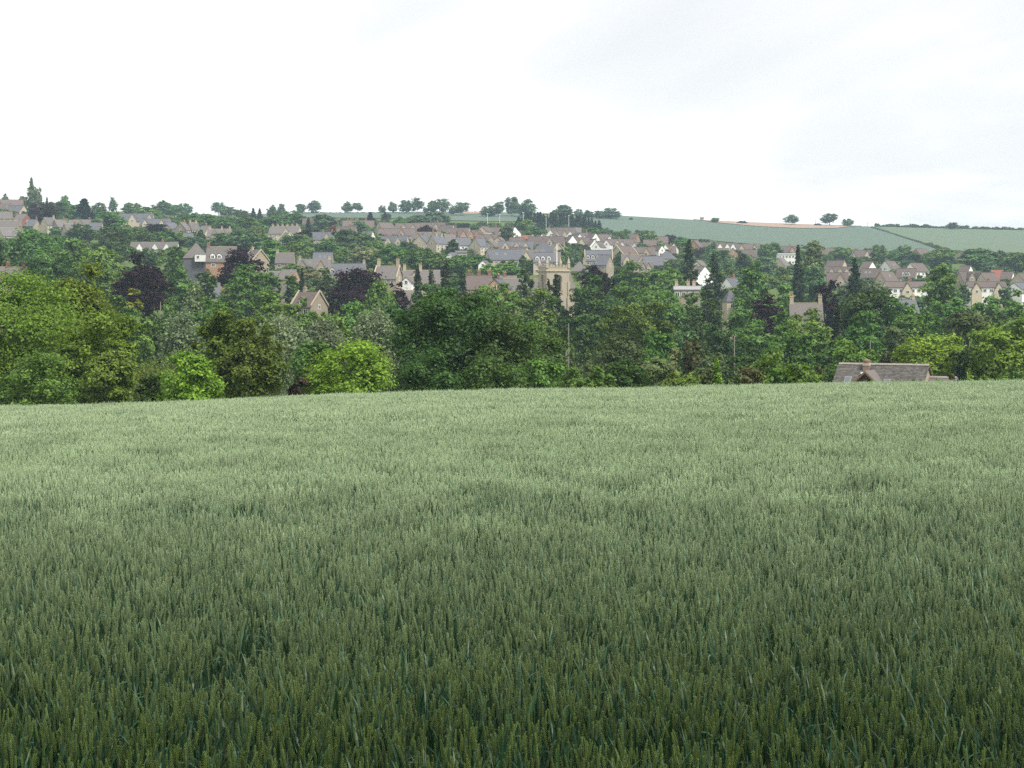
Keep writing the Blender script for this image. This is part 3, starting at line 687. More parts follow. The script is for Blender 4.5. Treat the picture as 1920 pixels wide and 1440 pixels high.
FART = [
 # left slope
 ('column', 59, 333, 392, 17, 'sage', 'tall ragged poplar sticking up above the skyline on the left'),
 ('bush', 70, 352, 392, 18, 'sage', 'ragged bush leaning on the right of the tall poplar'),
 ('broad', 9, 363, 392, 18, 'blue', 'round tree on the skyline at the left border'),
 ('broad', 42, 368, 398, 26, 'sage', 'thin tree left of the tall poplar'),
 ('broad', 76, 380, 420, 48, 'choc', 'dark brownish tree below the tall poplar'),
 ('cone', 88, 370, 398, 10, 'con', 'tiny dark conifer right of the tall poplar'),
 ('broad', 105, 378, 408, 40, 'deep', 'dark tree left of the round skyline tree above the left terrace'),
 ('broad', 119, 367, 404, 22, 'mid', 'round tree breaking the skyline right of the tall poplar'),
 ('cone', 157, 373, 418, 44, 'con', 'dark spreading cedar on the left skyline'),
 ('broad', 140, 384, 412, 26, 'mid', 'green tree between the skyline tree and the dark cedar'),
 ('broad', 186, 380, 405, 26, 'mid', 'low tree on the skyline right of the dark cedar'),
 ('loose', 212, 370, 405, 16, 'blue', 'thin upright tree on the skyline right of the dark cedar'),
 ('broad', 207, 397, 436, 62, 'mid', 'wide green tree below the dark cedar, left of the cream-gabled school'),
 ('broad', 153, 420, 456, 44, 'deep', 'dark round tree in front of the left grey terrace'),
 ('broad', 212, 424, 470, 62, 'deep', 'dark wide tree below the left grey terrace'),
 ('broad', 247, 380, 405, 36, 'mid', 'rounded skyline tree above the cream-gabled school'),
 ('broad', 278, 388, 412, 44, 'bright', 'pale green tree behind the roof of the cream-gabled school'),
 ('broad', 308, 376, 404, 42, 'mid', 'large tree on the skyline right of the cream-gabled school'),
 ('broad', 328, 384, 404, 30, 'mid', 'tree on the skyline between two larger ones, left of the antenna mast'),
 ('broad', 346, 381, 404, 26, 'blue', 'dense round tree on the skyline just left of the antenna mast'),
 ('broad', 356, 400, 428, 42, 'bright', 'pale rounded tree below the antenna mast'),
 ('broad', 290, 420, 446, 52, 'copper', 'flat purple-leaved tree below the cream-gabled school'),
 ('broad', 260, 428, 464, 44, 'mid', 'green tree below the cream-gabled school, left of the purple one'),
 ('broad', 305, 432, 462, 60, 'mid', 'green tree below the flat purple-leaved tree'),
 ('cone', 376, 431, 462, 30, 'deep', 'dark cone-shaped tree above the hipped grey roof'),
 ('broad', 350, 444, 462, 40, 'mid', 'green tree left of the dark cone above the hipped grey roof'),
 ('broad', 390, 402, 426, 48, 'mid', 'green tree on the slope right of the antenna mast'),
 ('broad', 245, 462, 484, 34, 'bright', 'yellowish bush at the left end of the low white-walled roof'),
 ('broad', 278, 465, 500, 30, 'deep', 'dark tree in front of the low white-walled roof'),
 ('broad', 215, 452, 496, 50, 'deep', 'dark tree left of the low white-walled roof'),
 # centre left
 ('loose', 410, 379, 404, 26, 'blue', 'see-through skyline tree right of the antenna mast'),
 ('broad', 432, 388, 406, 34, 'mid', 'low skyline tree right of the see-through tree'),
 ('broad', 455, 393, 410, 30, 'mid', 'small skyline tree left of the two little cones'),
 ('cone', 475, 390, 416, 15, 'con', 'left of two little dark cone trees on the skyline'),
 ('cone', 487, 391, 414, 13, 'con', 'right of two little dark cone trees on the skyline'),
 ('broad', 510, 384, 412, 20, 'blue', 'skyline tree just right of the two little cones'),
 ('broad', 527, 382, 410, 16, 'blue', 'narrow skyline tree left of the ridge pair'),
 ('broad', 546, 395, 424, 40, 'mid', 'green tree below and left of the ridge pair'),
 ('broad', 420, 408, 434, 50, 'mid', 'green tree above the stone gables in the left centre'),
 ('broad', 462, 408, 432, 46, 'mid', 'green tree above the many-chimneyed terrace, to its left'),
 ('broad', 510, 406, 428, 54, 'mid', 'green tree just above the many-chimneyed terrace'),
 ('cone', 578, 408, 432, 12, 'con', 'thin dark cypress right of the many-chimneyed terrace'),
 ('broad', 607, 402, 436, 50, 'blue', 'wide pale green tree above the purple tree in the centre left'),
 ('broad', 581, 430, 458, 46, 'copper', 'dark purple tree in front of the many-chimneyed terrace end'),
 ('broad', 627, 424, 448, 24, 'red', 'reddish-pink leaved tree among the brown roofs'),
 ('broad', 425, 437, 470, 60, 'mid', 'green tree above the orange brick house'),
 ('broad', 458, 432, 478, 64, 'blue', 'big green tree above the copper beech by the brick house'),
 ('broad', 490, 436, 476, 50, 'mid', 'green tree below the many-chimneyed terrace'),
 ('broad', 432, 448, 470, 40, 'rust', 'brownish green tree behind the chimney of the brick house'),
 ('broad', 513, 450, 508, 56, 'mid', 'tall green tree right of the coped gable'),
 ('broad', 560, 450, 492, 52, 'bright', 'yellowish green tree above the grey cottage with skylights'),
 ('broad', 548, 494, 516, 40, 'bright', 'yellowish rounded bush between the grey cottage and the low garage'),
 ('bush', 580, 504, 528, 36, 'cream', 'pale blossoming bush below the skylight cottage'),
 ('broad', 624, 505, 530, 30, 'mid', 'green bush below the cottage with the white dormer'),
 ('broad', 550, 440, 470, 50, 'mid', 'green tree below the dark purple tree in the centre left'),
 ('broad', 612, 446, 482, 44, 'mid', 'green tree left of the light green pair in the centre left'),
 ('broad', 640, 464, 500, 36, 'bright', 'light green tree above the cottage with the white dormer'),
 ('broad', 650, 430, 468, 56, 'deep', 'dark green tree right of the reddish-pink tree'),
 ('cone', 694, 398, 430, 24, 'con', 'dark conifer pair in front of the ridge field, left'),
 ('broad', 690, 438, 478, 60, 'mid', 'green tree left of the grey gabled row'),
 ('broad', 676, 415, 440, 36, 'blue', 'bluish tree left of the dark conifer pair'),
 ('broad', 686, 462, 502, 52, 'cream', 'pale cream-green tree above the widest copper beech'),
 ('broad', 655, 470, 500, 34, 'mid', 'green tree between the light green and the pale cream tree'),
 ('round', 724, 400, 416, 22, 'blue', 'small round tree in front of the ridge field'),
 ('cone', 722, 397, 418, 15, 'con', 'second dark conifer in front of the ridge field'),
 # centre
 ('broad', 750, 410, 440, 42, 'mid', 'green tree right of the lone cream gable'),
 ('broad', 782, 403, 428, 46, 'blue', 'bushy tree at the bottom of the ridge field'),
 ('broad', 818, 397, 430, 46, 'blue', 'big pale tree at the bottom of the ridge field'),
 ('round', 796, 422, 452, 36, 'copper', 'dark purple round tree among the centre roofs'),
 ('broad', 866, 418, 440, 36, 'deep', 'dark bush above the tan gabled roofs in the centre'),
 ('broad', 884, 420, 440, 30, 'mid', 'green bush above the white gables in the centre'),
 ('bush', 866, 438, 452, 14, 'copper', 'tiny purple bush among the centre roofs'),
 ('broad', 951, 424, 462, 28, 'dull', 'dull green tree between white gables in the centre'),
 ('broad', 985, 412, 436, 34, 'bright', 'pale round tree at the left foot of the dark fir belt'),
 ('broad', 1002, 425, 446, 40, 'mid', 'green tree below the dark fir belt above the red roof'),
 ('broad', 705, 455, 490, 46, 'mid', 'green tree in front of the grey gabled row'),
 ('broad', 736, 462, 512, 58, 'mid', 'rounded green tree left end of the central tree line'),
 ('broad', 765, 452, 482, 40, 'deep', 'dark tree below the twin cream gables, left'),
 ('broad', 790, 465, 516, 56, 'mid', 'rounded green tree second in the central tree line'),
 ('broad', 828, 474, 518, 50, 'mid', 'rounded green tree third in the central tree line'),
 ('column', 849, 449, 484, 26, 'dull', 'upright dull green tree right of the twin cream gables'),
 ('broad', 862, 478, 520, 50, 'mid', 'rounded green tree right in the central tree line'),
 ('broad', 898, 478, 512, 50, 'mid', 'green tree left of the small white gabled house'),
 ('broad', 905, 448, 478, 30, 'blue', 'bluish tree above the long cream terrace, left'),
 ('broad', 925, 462, 486, 30, 'mid', 'green tree at the left gable of the long cream terrace'),
 ('broad', 948, 493, 530, 50, 'bright', 'light green tree below the long cream terrace'),
 ('column', 981, 479, 510, 18, 'mid', 'upright tree at the right end of the long cream terrace'),
 ('broad', 998, 486, 514, 30, 'mid', 'green tree just left of the tower top'),
 ('broad', 910, 496, 530, 40, 'bright', 'light green tree below the small white gabled house'),
 ('broad', 1075, 470, 502, 28, 'blue', 'bluish round tree right of the tower pinnacle'),
 ('column', 1093, 474, 500, 14, 'deep', 'dark upright yew left of the house with the dormer row'),
 # right centre
 ('broad', 1110, 427, 448, 30, 'mid', 'round tree at the right foot of the dark fir belt'),
 ('broad', 1132, 432, 448, 22, 'mid', 'small round tree at the bottom of the large green field, left'),
 ('broad', 1168, 435, 462, 28, 'mid', 'round tree among the white gables on the right centre'),
 ('broad', 1217, 432, 462, 32, 'mid', 'large round tree beneath the large green field'),
 ('broad', 1207, 455, 484, 34, 'blue', 'round tree in front of the brick house on the right centre'),
 ('broad', 1255, 440, 462, 26, 'copper', 'purple tree beneath the large green field'),
 ('broad', 1278, 444, 466, 28, 'mid', 'green tree left of the left giant conifer top'),
 ('broad', 1162, 472, 506, 28, 'deep', 'dark cedar-like tree right of the house with the dormer row'),
 ('broad', 1225, 494, 514, 60, 'blue', 'bluish hedge trees below the grey stone terrace'),
 ('broad', 1312, 465, 486, 22, 'copper', 'small purple tree beside the first giant conifer'),
 ('broad', 1334, 454, 492, 26, 'blue', 'bluish tree between the first two giant conifers'),
 ('broad', 1350, 468, 498, 44, 'mid', 'wide green tree above the second giant conifer'),
 ('bush', 1320, 448, 462, 26, 'deep', 'low dark bush above the brick gable'),
 ('broad', 1444, 455, 488, 48, 'mid', 'large round tree right of the long brick terrace'),
 ('cone', 1392, 476, 522, 40, 'con', 'dark blue-green spruce left of the large rounded tree') ,
 ('broad', 1428, 482, 516, 54, 'blue', 'bluish tree behind the large rounded tree'),
 ('broad', 1366, 490, 524, 28, 'mid', 'green tree right of the second giant conifer'),
 ('broad', 1466, 500, 524, 30, 'mid', 'green tree left of the tallest narrow conifer') ,
 ('broad', 1580, 464, 492, 42, 'mid', 'wide tree between the pale ash and the brown terrace') ,
 ('broad', 1603, 480, 502, 28, 'blue', 'bluish tree behind the broad-based conifer'),
 ('broad', 1648, 459, 500, 30, 'mid', 'tall round tree beneath the hillside field on the right'),
 ('broad', 1676, 472, 488, 22, 'mid', 'small tree at the lower end of the hill hedge'),
 ('broad', 1711, 472, 498, 52, 'deep', 'dark wide tree behind the white gables on the right'),
 ('broad', 1766, 466, 504, 60, 'mid', 'large tree behind the tall rounded tree on the right'),
 ('broad', 1838, 466, 508, 76, 'mid', 'broad tree in the wood at the right, under the pale field'),
 ('broad', 1870, 470, 508, 50, 'deep', 'dark tree in the wood at the right, under the pale field'),
 ('broad', 1905, 473, 512, 56, 'mid', 'tree at the right border in the wood under the pale field'),
 ('bush', 1690, 505, 522, 24, 'mid', 'bush between the white gabled houses on the right'),
 ('bush', 1762, 515, 535, 26, 'mid', 'bush above the right end of the left white pair'),
 # skyline
 ('round', 564, 382, 400, 21, 'blue', 'smaller left tree of the pair standing alone on the ridge'),
 ('round', 589, 376, 400, 26, 'blue', 'larger right tree of the pair standing alone on the ridge'),
 ('broad', 652, 378, 400, 22, 'blue', 'left tree of the touching pair on the ridge'),
 ('loose', 671, 380, 400, 20, 'blue', 'right see-through tree of the touching pair on the ridge'),
 ('broad', 717, 385, 400, 13, 'blue', 'small tree at the left end of the ridge tree line'),
 ('broad', 737, 378, 400, 18, 'blue', 'second tree of the ridge tree line'),
 ('broad', 761, 375, 401, 24, 'blue', 'third tree of the ridge tree line'),
 ('loose', 782, 370, 401, 25, 'blue', 'tall gappy fourth tree of the ridge tree line'),
 ('broad', 798, 388, 401, 10, 'blue', 'tiny bush between tall trees of the ridge tree line'),
 ('broad', 812, 376, 402, 22, 'blue', 'fifth tree of the ridge tree line'),
 ('loose', 831, 372, 402, 30, 'blue', 'broad sixth tree of the ridge tree line'),
 ('broad', 848, 386, 404, 14, 'blue', 'low tree between broad trees of the ridge tree line'),
 ('loose', 864, 379, 405, 32, 'blue', 'last tree of the ridge tree line, left of the brown soil patch'),
 ('broad', 915, 386, 407, 26, 'blue', 'round tree just right of the brown soil patch'),
 ('loose', 935, 378, 407, 22, 'blue', 'gappy tree second right of the brown soil patch'),
 ('broad', 960, 369, 406, 28, 'blue', 'tallest tree of the clump left of the dark fir belt'),
 ('broad', 986, 374, 408, 32, 'blue', 'broad tree of the clump left of the dark fir belt'),
 ('broad', 1042, 392, 408, 22, 'blue', 'left shoulder tree above the dark fir belt'),
 ('broad', 1058, 384, 408, 30, 'blue', 'big round tree above the dark fir belt'),
 ('broad', 1085, 392, 410, 16, 'blue', 'small tree above the right end of the dark fir belt'),
 ('broad', 1104, 394, 410, 22, 'blue', 'low tree left in the skyline thicket at the field corner'),
 ('broad', 1124, 395, 411, 22, 'blue', 'middle tree in the skyline thicket at the field corner'),
 ('broad', 1146, 390, 411, 32, 'blue', 'right and largest tree in the skyline thicket at the field corner'),
 ('bush', 1183, 408, 413, 8, 'dull', 'tiny bush on the skyline right of the thicket'),
 ('broad', 1341, 408, 418, 16, 'blue', 'lone round bush on the skyline near the small hut'),
 ('bush', 1391, 414, 420, 18, 'dull', 'low bush on the skyline over the bare soil'),
 ('loose', 1485, 402, 423, 26, 'blue', 'left of the three lone trees on the right skyline'),
 ('loose', 1555, 400, 424, 32, 'blue', 'middle gappy one of the three lone trees on the right skyline'),
 ('broad', 1589, 410, 425, 20, 'blue', 'right and smallest of the three lone trees on the right skyline'),
 ('bush', 1532, 419, 424, 16, 'dull', 'low scrub between the lone trees on the right skyline'),
 ('broad', 1786, 417, 431, 21, 'blue', 'lone tree rising out of the right skyline hedge'),
]
for r in FART:
    sk = r[3] <= 432 and r[2] < 420 and (r[3] - r[2]) < 45 and r[1] > 540 and r[3] < 426 and r[1] not in (607, 818, 782)
    far_tree(r[6], r[0], r[1], r[2], r[3], r[4], r[5], SK if sk else S)
rr = random.Random(5)
for i in range(26):      # the dark fir belt on the ridge
    x = 972 + i*6.0 + rr.uniform(-1.5, 1.5)
    t = 1 - abs(i - 9)/26
    top = 399 + max(0, (i - 17))*1.7 + rr.uniform(-2, 3) + (6 if i < 2 else 0)
    far_tree('dark fir in the dense fir belt on the ridge behind the floodlight masts', 'cone', x, top, 424 + i*.55 + rr.uniform(-2, 3), 15 + rr.uniform(-2, 3), 'con', 'firs in the ridge belt')
for i in range(30):      # hedge bushes along the right skyline
    x = 1644 + i*9.3 + rr.uniform(-2, 2)
    if abs(x - 1786) < 6: continue
    b = 427 + (x - 1644)/276*7.5
    far_tree('low dark bush in the hedge line along the right skyline', 'bush', x, b - rr.uniform(4.5, 9.5), b, rr.uniform(10, 15), 'blue', 'hedge bushes along the right skyline', d=1652)
for i in range(34):      # hedge running down between the two hill fields
    t = i/33
    x = 1636 + t*140; b = 428 + t*44
    far_tree('small bush in the hedge running down between the two hill fields', 'bush', x, b - rr.uniform(2.5, 4.5) - (3 if t > .75 else 0), b, rr.uniform(6, 8) + (3 if t > .75 else 0), 'sage', 'hedge bushes between the hill fields', d=min(1648, dist(x, b)))
for i in range(24):      # low hedge at the foot of the ridge trees
    x = 560 + i*15.2
    b = 400 + (x - 560)/365*6
    far_tree('low bush in the thin hedge under the ridge tree line', 'bush', x, b - rr.uniform(2, 4), b, 17, 'dull', 'hedge bushes under the ridge trees', d=1640)

# ------------------------------------------------------------------ windows shared by all houses
def frame_mesh():
    mb = MB(); t = .09
    mb.box(-.5, .5, -.05, .05, 0, t); mb.box(-.5, .5, -.05, .05, 1-t, 1)
    mb.box(-.5, -.5+t, -.049, .05, t, 1-t); mb.box(.5-t, .5, -.049, .05, t, 1-t); mb.box(-.03, .03, -.045, .045, t, 1-t)
    return mb
WIN = frame_mesh().mesh('window', MATS['whitepaint'])
mb = MB(); mb.box(-.42, .42, -.01, .012, .07, .93); PANE = mb.mesh('pane', MATS['glass'])
mb = frame_mesh(); mb.box(-.42, .42, -.01, .012, .07, .93, 1); WINFAR = mb.mesh('window', [MATS['whitepaint'], MATS['glass']])
mb = MB(); mb.box(-.5, .5, -.04, .05, 0, 1); mb.box(-.36, .36, -.06, -.04, .5, .92, 1); DOOR = mb.mesh('door', [MATS['darkwood'], MATS['glass']])
mb = MB(); mb.box(-.5, .5, -.5, .5, 0, .06); mb.box(-.4, .4, -.4, .4, .06, .09, 1); SKYL = mb.mesh('skylight', [MATS['lead'], MATS['skyglass']])

def window(parent, x, y, z, w, h, rz, near):
    o = link('window', WIN if near else WINFAR, parent)
    o.location = (x, y, z); o.rotation_euler = (0, 0, rz); o.scale = (w, 1, h)
    if near: link('pane', PANE, o)
    return o
def chimney(parent, x, y, z0, z1, mat, pots=2, w=.9, dp=.6):
    mb = MB()
    mb.box(x-w/2, x+w/2, y-dp/2, y+dp/2, z0, z1)
    mb.box(x-w/2-.07, x+w/2+.07, y-dp/2-.07, y+dp/2+.07, z1-.22, z1-.06)
    c = mb.build('chimney', MATS[mat], parent)
    for i in range(pots):
        q = MB(); xx = x + (i - (pots-1)/2)*w*.5
        q.tube([(xx, y, z1-.02), (xx, y, z1+.5)], [.15, .12], 7); q.build('chimney_pot', MATS['clay'], c)
    return c
HOUSE_REPORT = []
HOUSE_AT = []
def house(label, x, ridge, w, ang=0, wall='stone', roof='greyroof', h=8.0, W=8.0, L=None, d=None, pitch=44, ch=(), chm='brickstack', win=(3, 2), gwin=True,
          dorm=(), fg=(), sky=(), name='house', cat='house', group='houses of the town on the slope', hip=False, fgw=3.4, coping=False, chh=1.3, fgmat=None, lower=None):
    near = None
    if w >= 40 and not fg and not dorm and not hip and abs(ang) < 16 and d is None:      # rows broken up by small gables
        hr = random.Random(x*7 + int(ridge)); fg = [(-.55, .1, .6), (-.3, .45), (.25,), (-.6, .5)][hr.randrange(4)]; fgw = hr.uniform(3.0, 4.4)
        fgmat = wall if wall != 'brickwall' else hr.choice(['brickwall', 'creamwall'])
    h *= .9
    if d is None: d = solve(x, ridge, h)
    X = px(x, d); zg = float(ground(X, d)); H = pz(ridge, d) - zg
    a = math.radians(ang); wm = w*d/F
    if L is None:
        if abs(math.cos(a)) > .42: L = max(5.0, (wm - W*abs(math.sin(a)))/abs(math.cos(a)))
        else: L = 10.0; W = wm
    rise = min(W/2*math.tan(math.radians(pitch)), H*.62)
    ev = H - rise; m = rise/(W/2)
    t = thing(name, label, cat, (X, d, zg), a, group)
    near = d < 680
    HOUSE_REPORT.append((label, round(H, 1), round(L, 1), round(W, 1), round(d)))
    HOUSE_AT.append((X, d, math.hypot(L, W)/2, a, L, W))
    lx, wy = L/2, W/2
    mb = MB()
    if hip: mb.box(-lx, lx, -wy, wy, -2.5, ev)
    else: mb.prism([(-wy, -2.5), (wy, -2.5), (wy, ev), (0, H-.02), (-wy, ev)], -lx, lx)
    wl_ = mb.build('wall', MATS[wall], t)
    rf = MB(); oh = .28; th = .2
    if hip:
        rl = max(.3, lx - wy*.9); z0 = ev - .02
        A = [(-lx-oh, -wy-oh, z0), (lx+oh, -wy-oh, z0), (lx+oh, wy+oh, z0), (-lx-oh, wy+oh, z0)]
        B = [(-rl, 0, H+.1), (rl, 0, H+.1)]
        rf.poly([A[0], A[1], B[1], B[0]]); rf.poly([A[2], A[3], B[0], B[1]]); rf.poly([A[1], A[2], B[1]]); rf.poly([A[3], A[0], B[0]]); rf.poly(A[::-1])
    else:
        for s in (-1, 1):
            pr = [(0, H), (s*(wy+oh), ev - oh*m), (s*(wy+oh), ev - oh*m + th*1.2), (0, H + th*1.2)]
            rf.prism(pr if s < 0 else pr[::-1], -lx-.16, lx+.16)
    ro = rf.build('roof', MATS[roof], t)
    if not hip:
        rd = MB(); rd.box(-lx-.17, lx+.17, -.14, .14, H+th*1.2-.08, H+th*1.2+.10); rd.build('ridge_tiles', MATS['clay' if roof in ('redroof',) else 'stonestack' if roof in ('slates', 'greyroof') else roof], ro)
    if coping:
        for sx in (-1, 1):
            cp = MB()
            for s in (-1, 1):
                pr = [(0, H+.1), (s*(wy+.1), ev + .1), (s*(wy+.1), ev+.62), (0, H+.62)]
                cp.prism(pr if s < 0 else pr[::-1], sx*(lx+.17)-.16, sx*(lx+.17)+.16)
            cp.build('coping', MATS['stonestack'], t)
    for c in ch:
        chimney(t, c*(lx-.35), 0, H-1.2, H+chh, chm, pots=2)
    # windows in the long front and in the gable that faces the viewer
    nc, nr = win
    if abs(math.cos(a)) > .3 and ev > 1.6:
        st = ev/nr if nr else 0
        for r in range(nr):
            zz = max(.3, ev - 1.75) if r == nr-1 else .9
            for i in range(nc):
                xx = -lx + L*(i + .5)/nc
                if r == 0 and nr > 1 and i == nc//2:
                    o = link('door', DOOR, t); o.location = (xx, -wy-.03, 0.0); o.scale = (1.0, 1, 2.1)
                    continue
                window(t, xx, -wy-.03, zz, 1.25, 1.2, 0, near)
    if gwin and not hip:
        s = -1 if math.sin(a) > 0.15 else 1 if math.sin(a) < -.15 else 0
        if s:
            window(t, s*(lx+.03), 0, max(.6, ev - .6), 1.0, 1.2, s*math.pi/2, near)
            if ev > 3.6:
                for yy in (-wy*.45, wy*.45): window(t, s*(lx+.03), yy, .9, 1.1, 1.2, s*math.pi/2, near)
    for c in dorm:
        g_ = MB(); xx = c*lx; y0 = -wy*.82; zt = ev + m*(wy + y0)
        hgt = 1.35; g_.prism([(xx-.75, zt-.1), (xx+.75, zt-.1), (xx+.75, zt+hgt), (xx, zt+hgt+.55), (xx-.75, zt+hgt)], y0, y0 + (hgt+.4)/m + .1, axis=1)
        dm = g_.build('dormer', MATS['whitewall' if wall != 'stone' else 'creamwall'], t)
        q = MB()
        for s in (-1, 1):
            P0 = [(xx, zt+hgt+.56), (xx+s*.9, zt+hgt-.1), (xx+s*.9, zt+hgt+.06), (xx, zt+hgt+.72)]
            q.prism(P0 if s > 0 else P0[::-1], y0-.12, y0 + (hgt+.55)/m + .1, axis=1)
        q.build('dormer_roof', MATS[roof], dm)
        window(dm, xx, y0-.03, zt+.15, 1.1, 1.1, 0, False)
    for c in fg:           # gabled projections on the front
        xx = c*lx; hw = fgw/2; zt = H - .35; e2 = zt - hw*1.55
        g_ = MB(); g_.prism([(xx-hw, -2.0), (xx+hw, -2.0), (xx+hw, e2), (xx, zt), (xx-hw, e2)], -wy-1.0, -.2, axis=1)
        fgo = g_.build('front_gable', MATS[fgmat or wall], t)
        q = MB()
        for s in (-1, 1):
            P0 = [(xx, zt+.01), (xx+s*(hw+.2), e2-.31), (xx+s*(hw+.2), e2-.12), (xx, zt+.2)]
            q.prism(P0 if s > 0 else P0[::-1], -wy-1.15, -.2, axis=1)
        q.build('gable_roof', MATS[roof], fgo)
        window(fgo, xx, -wy-1.03, max(.5, e2-.9), 1.15, 1.2, 0, False)
    for c, f in sky:
        o = link('skylight', SKYL, ro); yy = -wy*(1-f); zz = ev + m*(wy + yy) + th*1.25
        o.location = (c*lx, yy, zz); o.rotation_euler = (math.atan(m), 0, 0); o.scale = (.9, 1.3, 1)
    return t

W_, C_, B_, O_ = 'whitewall', 'creamwall', 'brickwall', 'orangewall'
SL, BR, GR, RD = 'slate', 'brownroof', 'greyroof', 'redroof'
H = house
# -- upper left terraces
H('brown-roofed house with a tall chimney on the skyline at the left border', 22, 375, 46, 20, 'stone', BR, ch=(-.9, .9), h=8.5)
H('brick house with two red chimneys at the left border below the skyline', 6, 383, 40, 15, B_, BR, ch=(-.2, .9), h=8)
H('grey-roofed house in the left border terraces with tan wall', 30, 386, 44, -25, C_, SL, ch=(.9,), h=8)
H('stone terrace house behind the red tile-hung gable at the left', 8, 398, 36, 20, 'stone', GR, ch=(-.9, .9), h=8)
H('house with a bright red end wall in the left terraces', 42, 402, 34, -30, 'redroof', GR, ch=(-.9,), h=8, win=(2, 2))
H('small slate roof right of the red end wall', 62, 412, 22, -15, 'stone', SL, ch=(.95,), h=6.5)
H('grey-roofed house in the second row of the left terraces', 20, 414, 46, 20, 'stone', GR, ch=(.2, .9), h=8)
H('tan gabled house with roof lights at the left border above the wood', 20, 428, 54, 40, C_, GR, ch=(.9,), h=9, sky=((-.3, .4), (.3, .5)), win=(3, 2))
H('tan stone house with a big chimney, left end of the stepped terrace', 92, 409, 36, 45, C_, GR, ch=(.9,), h=9, chm='stonestack')
H('stepped terrace house with steep grey roof right of the tan gable', 112, 413, 34, 40, 'stone', GR, ch=(.9,), h=8, sky=((-.2, .4),))
H('lower stepped terrace house with roof lights', 132, 420, 36, 35, 'stone', GR, ch=(.8,), h=8, sky=((0, .5),))
H('long grey roof at the top of the stepped terrace', 150, 413, 40, 0, 'stone', GR, h=7.5, ch=(.95,))
H('small slate-roofed cottage at the right end of the stepped terrace', 180, 418, 24, 0, C_, SL, h=7, ch=(.95,))
H('slate-roofed school with two cream gables on the left slope', 255, 401, 66, 0, C_, SL, h=10, W=9, fg=(-.1, .88), fgw=4.6)
H('long slate wing in front of the cream-gabled school', 292, 411, 56, 0, C_, SL, h=8, ch=(.9,))
H('house with a cream pointed gable facing us, right of the school', 318, 417, 26, 70, C_, SL, h=8)
H('tan gabled house right of the cream pointed gable', 343, 418, 24, 65, 'stone', GR, h=8.5, ch=(.6,))
H('stone house with paired chimneys in the left centre', 362, 418, 26, 35, C_, GR, h=8.5, ch=(-.8, .8), chm='stonestack')
H('small grey roof below the paired chimneys', 352, 438, 26, 25, 'stone', SL, h=6.5)
H('row house with cream end left of the big green trees', 386, 424, 34, -35, C_, GR, h=8, ch=(0,))
H('low grey roof with chimneys between trees in the left centre', 412, 430, 44, 0, 'stone', GR, h=7.5, ch=(-.9, .2, .9), chm='stonestack')
H('long low grey roof with white walls above the largest copper beech', 290, 455, 88, 0, W_, GR, h=6.5, ch=(.35,), win=(6, 1))
hh = H('slate-hung house with hipped roof and a white box dormer, left of the orange brick house', 368, 457, 46, 4, 'slate', GR, h=10, W=10, hip=True, win=(0, 0), d=590)
zb = pz(490, 580) - hh.location.z; b = MB(); b.box(px(363, 584) - hh.location.x, px(384, 584) - hh.location.x, -6.4, -3.0, zb, zb + 2.5); bd = b.build('box_dormer', MATS['whitewall'], hh)
b = MB(); b.box(px(362, 584) - hh.location.x, px(385, 584) - hh.location.x, -6.6, -2.8, zb + 2.5, zb + 2.65); b.build('dormer_roof', MATS['lead'], bd)
window(bd, px(369, 584) - hh.location.x, -6.43, zb + .9, 1.0, 1.1, 0, True)
# the orange brick house and its slate-hung wing
H('tall orange brick house with white windows beside a copper beech', 416, 464, 58, 4, O_, GR, h=17, W=9, d=575, ch=(-.98,), win=(2, 2), dorm=(-.55, -.1), pitch=46)
H('low slate roof below the orange brick house', 396, 531, 26, 10, 'stone', SL, h=8, d=520, win=(0, 0))
H('low blue-grey slate roof among trees below the copper beech', 440, 550, 28, -25, C_, SL, h=7, d=450, win=(1, 1))
H('stone house with a pale coped gable behind the copper beech', 480, 470, 40, -40, 'stone', GR, h=11, coping=True, ch=(-.9,), chm='stonestack', d=640)
H('terrace with a long row of chimneys in the left centre', 535, 425, 62, -12, C_, GR, h=9, W=8, ch=(-.9, -.55, -.2, .15, .5, .85), chm='stonestack', win=(6, 2))
H('house with pale coped verge below the many-chimneyed terrace', 538, 438, 36, -50, W_, GR, h=8, coping=True)
H('long brown terrace roof below the ridge field, left part', 600, 410, 66, 4, B_, BR, h=7.5, ch=(-.5, .5), win=(6, 2))
H('long brown terrace roof below the ridge field, right part', 672, 414, 60, 4, B_, BR, h=7.5, ch=(-.5, .5), win=(6, 2))
H('grey roofs behind the reddish-pink tree', 606, 436, 44, 10, 'stone', SL, h=8, ch=(0, .9))
H('brown roof right of the reddish-pink tree', 650, 425, 40, -10, 'stone', BR, h=8, ch=(.4,))
H('small slate-roofed house with white wall left of the grey gabled row', 690, 434, 28, -20, W_, SL, h=7.5)
H('grey cottage half hidden by trees, left of the skylight cottage', 535, 475, 34, 0, 'stone', GR, h=9, ch=(-.95,), chm='stonestack', win=(2, 1))
H('slate roof behind the skylight cottage', 606, 474, 36, 0, 'stone', SL, h=8, sky=((-.3, .5), (.2, .5)))
H('long grey cottage with skylights in the left centre', 590, 487, 64, -3, 'stone', GR, h=8, ch=(-.95, .95), chm='stonestack', sky=((-.3, .6), (.3, .5)), win=(5, 1))
H('grey cottage with one white dormer and a stone end chimney', 654, 495, 66, -3, 'stone', SL, h=8, ch=(.95,), chm='stonestack', dorm=(-.9,), win=(4, 1))
H('small white conservatory-fronted shed left of the low garage', 512, 510, 18, 0, W_, GR, h=4.5, win=(3, 1))
H('low grey garage with orange end wall', 542, 507, 38, -15, O_, GR, h=6, win=(1, 1))
